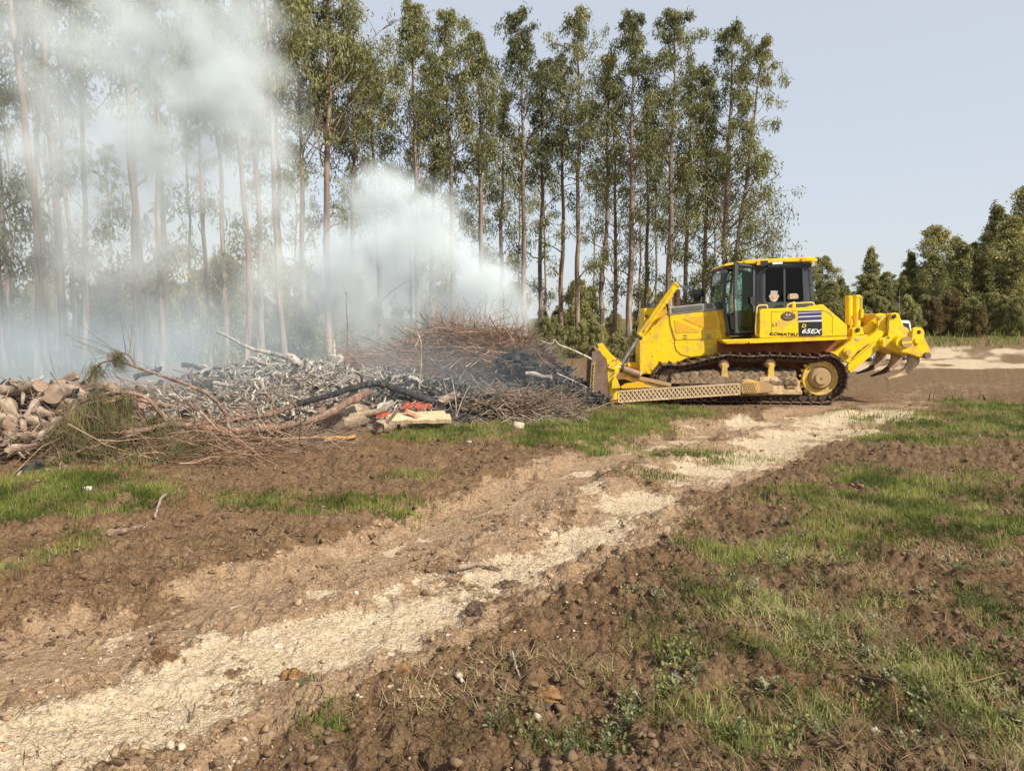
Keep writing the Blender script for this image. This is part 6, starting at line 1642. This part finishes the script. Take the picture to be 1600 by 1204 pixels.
def lumps(name, n, keepf, s0, s1, mat, label, cat, seed, y0=2.3, y1=16, p=1.4, rough=.10, flat=.62, sink=.25, grow=.03, pw=3.0, smooth=False):
    g = np.random.default_rng(seed)
    x, y = smp(n, y0, y1, g, p)
    k = (g.random(len(x)) < keepf(x, y)) & outside_machine(x, y)
    x, y = x[k], y[k]; m = len(x)
    z = ground_h(x, y)
    s = (s0 + (s1 - s0) * g.random(m) ** pw) * (1 + grow * y)
    mb = MB(); hk = g.integers(0, len(HULLS), m)
    X0, Y0, Z0, S0 = x, y, z, s
    for hi, (IV, IF) in enumerate(HULLS):
      q = hk == hi
      x, y, z, s = X0[q], Y0[q], Z0[q], S0[q]; m = len(x)
      if not m: continue
      P = IV[None] * (1 + rough * g.normal(size=(m, len(IV), 1))) * np.stack([g.uniform(.75, 1.35, m), g.uniform(.75, 1.2, m), flat * g.uniform(.8, 1.3, m)], -1)[:, None, :] * s[:, None, None]
      a = g.uniform(0, 6.3, m); ca, sa = np.cos(a)[:, None], np.sin(a)[:, None]
      V = np.stack([P[:, :, 0] * ca - P[:, :, 1] * sa + x[:, None], P[:, :, 0] * sa + P[:, :, 1] * ca + y[:, None], P[:, :, 2] + (z + s * (flat - sink) * .6)[:, None]], -1)
      F = (IF[None] + (np.arange(m) * len(IV))[:, None, None]).reshape(-1, 3)
      mb.add(V.reshape(-1, 3), F, np.repeat(g.random(m), len(IF)))
    return tag(mb.build(name, mat, smooth=smooth), label, cat, kind="stuff")
def stonef(a0, aw, at, af=0.0):
    def f(x, y):
        w, t, gr, fi, a, b = zones(x, y)
        cl = np.clip(.45 + 1.6 * fbm(x * 1.1, y * 1.1, 3, 155), 0, 1.5)
        edge = np.exp(-((b - .75) / .35) ** 2)
        return np.clip((a0 + aw * w + at * t + af * fi + .35 * edge) * cl, 0, 1) * (1 - .6 * gr) * (mound_h(x, y, False) < .05)
    return f
M_peb = tonemat("limestone_pebbles", [(.1, (.20, .14, .09)), (.45, (.38, .29, .20)), (.8, (.54, .45, .34)), (1, (.68, .60, .49))], 30)
M_clod = tonemat("soil_clods", [(.1, (.07, .04, .022)), (.5, (.14, .088, .048)), (1, (.21, .14, .082))], 25)
M_clodt = tonemat("tan_soil_clods", [(.1, (.15, .09, .048)), (.5, (.30, .20, .108)), (1, (.44, .32, .19))], 25)
lumps("gravel", 30000, stonef(.03, .20, .28), .004, .013, M_peb, "pale limestone gravel scattered over the track and its edges", "gravel", 11)
def clodf(x, y):
    w, t, gr, fi, a, b = zones(x, y)
    return np.clip(.10 + .8 * np.clip(fbm(x * 1.3, y * 1.3, 3, 166) + .25, 0, 1), 0, 1) * (1 - np.clip(w + .85 * t, 0, 1)) * (1 - .4 * gr) * (mound_h(x, y, False) < .05)
lumps("soil_clods", 42000, clodf, .005, .030, M_clod, "dark crumbly clods of churned soil", "soil clods", 12, 2.3, 17, 1.3, rough=.12, grow=.04, pw=3.5)
lumps("soil_clods", 1000, clodf, .012, .032, M_clod, "larger lumpy clods of churned soil", "soil clods", 13, 2.3, 15, 1.1, rough=.12, grow=.04, pw=2.5, sink=.45)
lumps("tan_clods", 16000, lambda x, y: (lambda z_: np.clip(z_[1] * .8 - z_[0] * .5, 0, 1) * np.clip(.1 + fbm(x * 1.6, y * 1.6, 3, 177) + .2, 0, 1))(zones(x, y)), .005, .028, M_clodt, "tan crumbs of dried earth between the wheel ruts", "soil clods", 14, rough=.12, grow=.04)
# individual stones seen in the photo
def stone(name, px, py, wpx, hpx, mat, label, cat, seed, flat=.6, lift=.3):
    g = np.random.default_rng(seed)
    p = onground(px, py); sc = np.linalg.norm(p - np.array([0, 0, CAM_H])) / FPX
    w = wpx * sc / 2; h_ = max(hpx * sc / 2, w * .3)
    hv, hf = hull_shape(seed, 18)
    if cat == "soil clod":
        hv, hf = ICO4_V, ICO4_F
        hv = hv * (1 + .50 * fbm(hv[:, 0] * 1.8 + seed, hv[:, 1] * 1.8 + hv[:, 2] * 1.6, 4, seed, .62) + .05 * g.normal(size=len(hv)))[:, None]
        lift = -.15; h_ *= .8
    V = hv * np.array([w, w * g.uniform(.6, .9), h_])
    mb = MB(); mb.add(V, hf, .6)
    o = mb.build(name, mat)
    z = float(ground_h(p[:1], p[1:2])[0]); o.location = (p[0], p[1], z + h_ * lift); o.rotation_euler = (g.normal() * .2, g.normal() * .2, g.uniform(0, 6))
    return tag(o, label, cat)
M_st = simple("pale_limestone", (.34, .27, .19), (.58, .50, .39), 9, .9, bumpd=.006)
M_stw = simple("white_stone", (.46, .42, .35), (.70, .66, .57), 9, .85, bumpd=.004)
M_std = simple("dark_brown_clod", (.06, .038, .024), (.17, .112, .07), 30, .95, bumpd=.02)
M_sto = simple("rusty_orange_clod", (.12, .06, .025), (.27, .145, .055), 30, .95, bumpd=.02)
for i, a in enumerate([
    ("stone", 810, 673, 26, 20, M_st, "large pale angular stone on the grass before the low brush pile", "stone"),
    ("stone", 733, 694, 13, 6, M_st, "flat pale stone on the dark soil left of the large angular stone", "stone"),
    ("stone", 138, 776, 17, 13, M_stw, "pale stone at the right end of the bright grass patch on the left", "stone"),
    ("stone", 556, 941, 11, 8, M_stw, "small white stone alone between the wheel ruts", "stone"),
    ("stone", 470, 1004, 12, 9, M_st, "pale stone at the upper edge of the white rut", "stone"),
    ("stone", 432, 1007, 11, 9, M_stw, "white stone just left of the one at the white rut's edge", "stone"),
    ("stone", 412, 1056, 13, 9, M_st, "rounded tan stone lying in the white rut", "stone"),
    ("stone", 266, 1172, 16, 14, M_st, "rounded pale stone at the lower edge of the white rut", "stone"),
    ("stone", 283, 1174, 15, 16, M_st, "rounded tan stone touching the one at the white rut's lower edge", "stone"),
    ("stone", 382, 1151, 16, 11, M_st, "pale stone among small gravel at the lower left", "stone"),
    ("stone", 535, 1190, 26, 16, M_std, "flat brown stone near the bottom edge left of the middle", "stone"),
    ("stone", 718, 1071, 15, 10, M_st, "pale pebble near the rusty clod right of the bottom middle", "stone"),
    ("stone", 722, 1073, 12, 12, M_stw, "angular light stone beside the pale pebble", "stone"),
    ("stone", 838, 1140, 20, 12, M_st, "tan stone near the small green tuft at the bottom", "stone"),
    ("stone", 1367, 1162, 24, 22, M_st, "pale leaf shaped stone in the grass at the bottom right", "stone"),
    ("soil_clod", 748, 966, 32, 26, M_std, "dark angular clod at the lower edge of the pale rubble", "soil clod"),
    ("soil_clod", 826, 940, 34, 22, M_std, "dark clod right of the angular dark one", "soil clod"),
    ("soil_clod", 792, 916, 36, 22, M_std, "turf clod where the white rut fades out", "soil clod"),
    ("soil_clod", 463, 1046, 32, 24, M_sto, "orange clod beside the white rut", "soil clod"),
    ("soil_clod", 626, 1058, 44, 40, M_sto, "larger rusty orange clod in the dark soil", "soil clod"),
    ("soil_clod", 855, 1104, 44, 18, M_sto, "flat orange earth patch near the green tuft at the bottom", "soil clod"),
    ("soil_clod", 820, 848, 14, 12, M_std, "small round brown clod above the white rut's bend", "soil clod"),
]): stone(*a, seed=500 + i)
def gbranch(name, pts, r0, r1, mat, label, cat, seed, lift=.03):
    P = [onground(*p) for p in pts]
    P = np.array([[p[0], p[1], float(ground_h(p[:1], p[1:2])[0]) + lift] for p in P]); P = resample(P, 16) + np.random.default_rng(seed).normal(size=(16, 3)) * r0 * .25
    P, rr = capped(P, np.linspace(r0, r1, 16))
    V, F = tubes(P[None], rr[None], 8); mb = MB(); mb.add(V, F)
    return tag(mb.build(name, mat, smooth=True), label, cat)
gbranch("wood_stick", [(712, 901), (735, 891), (760, 886), (785, 890)], .024, .012, M_logtan, "short curved pale brown stick lying beside the white rut", "stick", 1)
gbranch("wood_stick", [(243, 817), (252, 800), (262, 786)], .012, .016, M_loggrey, "pale bent stick standing in the grass patch at the left", "stick", 2, .05)
gbranch("wood_stick", [(172, 846), (205, 838), (222, 835)], .03, .015, M_pinebark, "reddish bark strip on the dark soil at the left", "stick", 3)
gbranch("wood_stick", [(800, 1030), (806, 1060), (812, 1075)], .006, .004, M_twigpale, "thin short stick near the orange earth patch", "stick", 4)
gbranch("wood_stick", [(1475, 1095), (1520, 1100), (1570, 1085)], .005, .003, M_straw, "thin pale stick in the grass at the lower right", "stick", 5, .06)
gbranch("wood_stick", [(1340, 1080), (1390, 1110), (1402, 1160)], .005, .003, M_straw, "bent stalk lying above the pale leaf shaped stone", "stick", 6, .05)
gbranch("wood_stick", [(300, 1112), (305, 1095)], .006, .004, M_twig, "tiny dark twig standing on the white rut", "stick", 7, .04)
# small leafy weeds
def weed_mesh(seed, big, pale):
    g = np.random.default_rng(seed); mb = MB(); stems = []
    for _ in range(g.integers(4, 8)):
        a = g.uniform(0, 6.3); L = g.uniform(.06, .15) * big; e = g.uniform(.4, 1.2)
        d = np.array([math.cos(a) * math.cos(e), math.sin(a) * math.cos(e), math.sin(e)])
        P = d * np.linspace(0, L, 5)[:, None]; stems.append(P)
        for k in range(1, 5):
            for s_ in (-1, 1):
                b = P[k]; q = np.array([-math.sin(a) * s_, math.cos(a) * s_, .5]) + d * .6 + g.normal(size=3) * .3; q /= np.linalg.norm(q)
                w = np.cross(q, [0, 0, 1]); w /= np.linalg.norm(w) + 1e-6; l = g.uniform(.018, .034) * big
                V = [b, b + q * l * .35 + w * l * .3, b + q * l * .75 + w * l * .25, b + q * l, b + q * l * .75 - w * l * .25, b + q * l * .35 - w * l * .3]
                mb.add(V, [[0, 1, 2, 5], [5, 2, 3, 4]], g.uniform(.2, .9))
    S = np.array(stems); V, F = tubes(S, np.full(S.shape[:2], .0016 * big), 3); mb.add(V, F, .5)
    return mb.mesh("weed")
M_wd = grassmat("weed_leaf", (.07, .085, .028), (.13, .15, .045), (.24, .25, .09))
M_wdp = grassmat("pale_weed_leaf", (.11, .115, .055), (.21, .215, .115), (.36, .35, .22))
WM = [weed_mesh(s, 1.0, 0) for s in range(4)]
for m_ in WM[:2]: m_.materials.append(M_wd)
for m_ in WM[2:]: m_.materials.append(M_wdp)
g = np.random.default_rng(17)
WD = [(905, 1160), (925, 1130), (870, 1190), (960, 1175), (1010, 1120), (1045, 1085), (1120, 1005), (1240, 1010), (1330, 1090), (1300, 1050), (1385, 980), (1455, 970), (1500, 905), (1530, 880), (1430, 1010), (1560, 1010), (1590, 1060), (1450, 1150), (1520, 1180), (1180, 1160),
      (1090, 1060), (1210, 1110), (1395, 1100), (1015, 930), (1075, 900), (1140, 930), (1250, 940), (1330, 905), (1560, 750), (1350, 690), (1230, 820), (1020, 830), (1080, 830), (1410, 1180), (1550, 1110), (1285, 1180), (980, 1040), (1060, 960)]
for i, (px, py) in enumerate(WD):
    for j in range(3):
        p = onground(px + g.normal() * 45, py + g.normal() * 24)
        o = bpy.data.objects.new("weed", WM[(i + j) % 4]); COL.objects.link(o)
        o.location = (p[0], p[1], float(ground_h(p[:1], p[1:2])[0]) - .005); o.rotation_euler = (0, 0, g.uniform(0, 6)); s_ = g.uniform(.5, 1.0); o.scale = (s_, s_, s_)
        tag(o, ("small green leafy weed" if (i + j) % 4 < 2 else "small pale leafed weed") + " sprouting in the churned field", "weed", "weeds in the churned field")
# ------------------------------------------------------------------ smoke
def smoke_box(name, lo, hi, blobs, dens, color, label, nsc=.6, cut=(.38, .62), aniso=-0.3, base=0.0, ab=(1, 1, 1), seed=0.0, detail=6):
    c = [(a + b) / 2 for a, b in zip(lo, hi)]; s = [(b - a) / 2 for a, b in zip(lo, hi)]
    bm = bmesh.new(); box_bm(bm, -s[0], s[0], -s[1], s[1], -s[2], s[2])
    me = bpy.data.meshes.new(name); bm.to_mesh(me); bm.free()
    m = bpy.data.materials.new(name); m.use_nodes = True; nt = m.node_tree; nt.nodes.clear(); L = nt.links
    out = N(nt, "ShaderNodeOutputMaterial"); pv = N(nt, "ShaderNodeVolumePrincipled")
    pv.inputs["Color"].default_value = (*color, 1); pv.inputs["Anisotropy"].default_value = aniso
    pv.inputs["Absorption Color"].default_value = (0, 0, 0, 1)
    tc = N(nt, "ShaderNodeTexCoord"); ob = tc.outputs["Object"]
    # domain-warped coordinates make billows
    nz = N(nt, "ShaderNodeTexNoise"); nz.inputs["Scale"].default_value = nsc; nz.inputs["Detail"].default_value = 4
    of = N(nt, "ShaderNodeVectorMath", operation='ADD'); of.inputs[1].default_value = (seed, seed * 1.7, seed * .6); L.new(ob, of.inputs[0]); L.new(of.outputs[0], nz.inputs["Vector"])
    sb = N(nt, "ShaderNodeVectorMath", operation='SUBTRACT'); L.new(nz.outputs["Color"], sb.inputs[0]); sb.inputs[1].default_value = (.5, .5, .5)
    sc_ = N(nt, "ShaderNodeVectorMath", operation='SCALE'); sc_.inputs["Scale"].default_value = 2.2; L.new(sb.outputs[0], sc_.inputs[0])
    wp = N(nt, "ShaderNodeVectorMath", operation='ADD'); L.new(ob, wp.inputs[0]); L.new(sc_.outputs[0], wp.inputs[1])
    tot = None
    for (cx, cyy, cz, rx, ry, rz, w) in blobs:
        a = N(nt, "ShaderNodeVectorMath", operation='SUBTRACT'); L.new(wp.outputs[0], a.inputs[0]); a.inputs[1].default_value = (cx - c[0], cyy - c[1], cz - c[2])
        b = N(nt, "ShaderNodeVectorMath", operation='DIVIDE'); L.new(a.outputs[0], b.inputs[0]); b.inputs[1].default_value = (rx, ry, rz)
        l = N(nt, "ShaderNodeVectorMath", operation='LENGTH'); L.new(b.outputs[0], l.inputs[0])
        mr = N(nt, "ShaderNodeMapRange"); mr.interpolation_type = 'SMOOTHSTEP'
        mr.inputs[1].default_value = 1.0; mr.inputs[2].default_value = .15; mr.inputs[3].default_value = 0; mr.inputs[4].default_value = w
        L.new(l.outputs["Value"], mr.inputs[0])
        tot = mr.outputs[0] if tot is None else math_(nt, 'MAXIMUM', tot, mr.outputs[0])
    n2 = N(nt, "ShaderNodeTexNoise"); n2.inputs["Scale"].default_value = nsc * 1.6; n2.inputs["Detail"].default_value = detail; n2.inputs["Roughness"].default_value = .6
    L.new(of.outputs[0], n2.inputs["Vector"])
    nn = ramp(nt, n2.outputs["Fac"], [(cut[0], .12), (cut[1], 1.0)])
    d = math_(nt, 'MULTIPLY', math_(nt, 'MULTIPLY', tot, nn), dens)
    # fade to nothing at the domain's faces
    sp = N(nt, "ShaderNodeSeparateXYZ"); L.new(ob, sp.inputs[0])
    for i in range(3):
        ab_ = math_(nt, 'ABSOLUTE', sp.outputs[i]); mr = N(nt, "ShaderNodeMapRange"); mr.inputs[1].default_value = s[i]; mr.inputs[2].default_value = s[i] * .82; mr.inputs[3].default_value = 0; mr.inputs[4].default_value = 1
        L.new(ab_, mr.inputs[0]); d = math_(nt, 'MULTIPLY', d, mr.outputs[0])
    L.new(d, pv.inputs["Density"]); L.new(pv.outputs[0], out.inputs["Volume"])
    o = link(name, me, m); o.location = c
    tag(o, label, "smoke", kind="stuff")
    return o
def B(px, py, Y, rxp, rzp, ry, w=1.0):
    c = onplane(px, py, Y); k = Y / FPX
    return (c[0], Y, c[2], rxp * k, ry, rzp * k, w)
Yp = 19.0
low = [B(745, 455, Yp, 105, 105, 1.8, .9), B(640, 385, Yp, 130, 120, 2.2, 1.0), B(540, 430, Yp, 130, 120, 2.2, .9), B(655, 480, Yp, 170, 80, 1.8, .75), B(465, 440, Yp, 130, 105, 2.2, .30), B(600, 320, Yp, 75, 75, 1.6, .8), B(790, 500, Yp, 70, 75, 1.2, .7), B(835, 560, Yp - 1, 70, 50, 1.0, .35)]
smoke_box("smoke", (-9.5, 16.3, .3), (2.2, 21.8, 7.6), low, 2.2, (.87, .94, .975), "dense white smoke billowing from the brush heap", seed=3.1)
Yu = 21.0
upc = [B(330, 140, Yu, 150, 120, 2.4, 1.0), B(240, 220, Yu, 160, 130, 2.4, .75), B(390, 195, Yu, 110, 90, 2.0, .9), B(190, 60, Yu, 150, 100, 2.4, .6), B(95, 220, Yu, 110, 170, 2.2, .55), B(30, 40, Yu, 120, 110, 2.2, .35), B(330, 20, Yu, 140, 70, 2.2, .6), B(180, 370, Yu, 230, 150, 2.4, .34), B(380, 320, Yu, 150, 100, 2.4, .30)]
smoke_box("smoke", (-17.5, 18.0, .6), (-4.2, 24.0, 13.2), upc, 1.85, (.87, .94, .975), "tall pale cloud of smoke drifting in front of the left trees", nsc=.48, seed=9.4)
thin = [(-8, 14.6, .8, 9, 4.2, 2.1, 1.0), (-2.5, 14.8, .8, 4.5, 3.2, 1.5, .9)]
smoke_box("smoke", (-17, 11.2, .1), (3.0, 20.5, 5.0), thin, .20, (.74, .87, .97), "thin bluish haze of smoke hanging low over the ash heap", nsc=.3, cut=(.3, .7), seed=5.5, detail=2)
smoke_box("smoke", (-27, 23.0, .1), (-5.5, 32, 12.0), [(-15, 27.5, 4.0, 13, 6, 9, 1.0)], .085, (.86, .91, .94), "faint smoke filling the air between the left trunks", nsc=.16, cut=(.3, .7), seed=2.5, detail=2)
ex = D(*z1(716, 290), 1.0); ex = Vector(DO) + Vector(DU) * ex.x + Vector(DV) * ex.y + Vector((0, 0, ex.z))
smoke_box("exhaust_smoke", (ex.x - .35, ex.y - .3, ex.z - .45), (ex.x + .35, ex.y + .3, ex.z + .6), [(ex.x, ex.y, ex.z, .16, .16, .5, 1.0)], 5.0, (.35, .45, .55), "small puff of blue grey exhaust above the bulldozer's stack", nsc=2.5, seed=1.0)
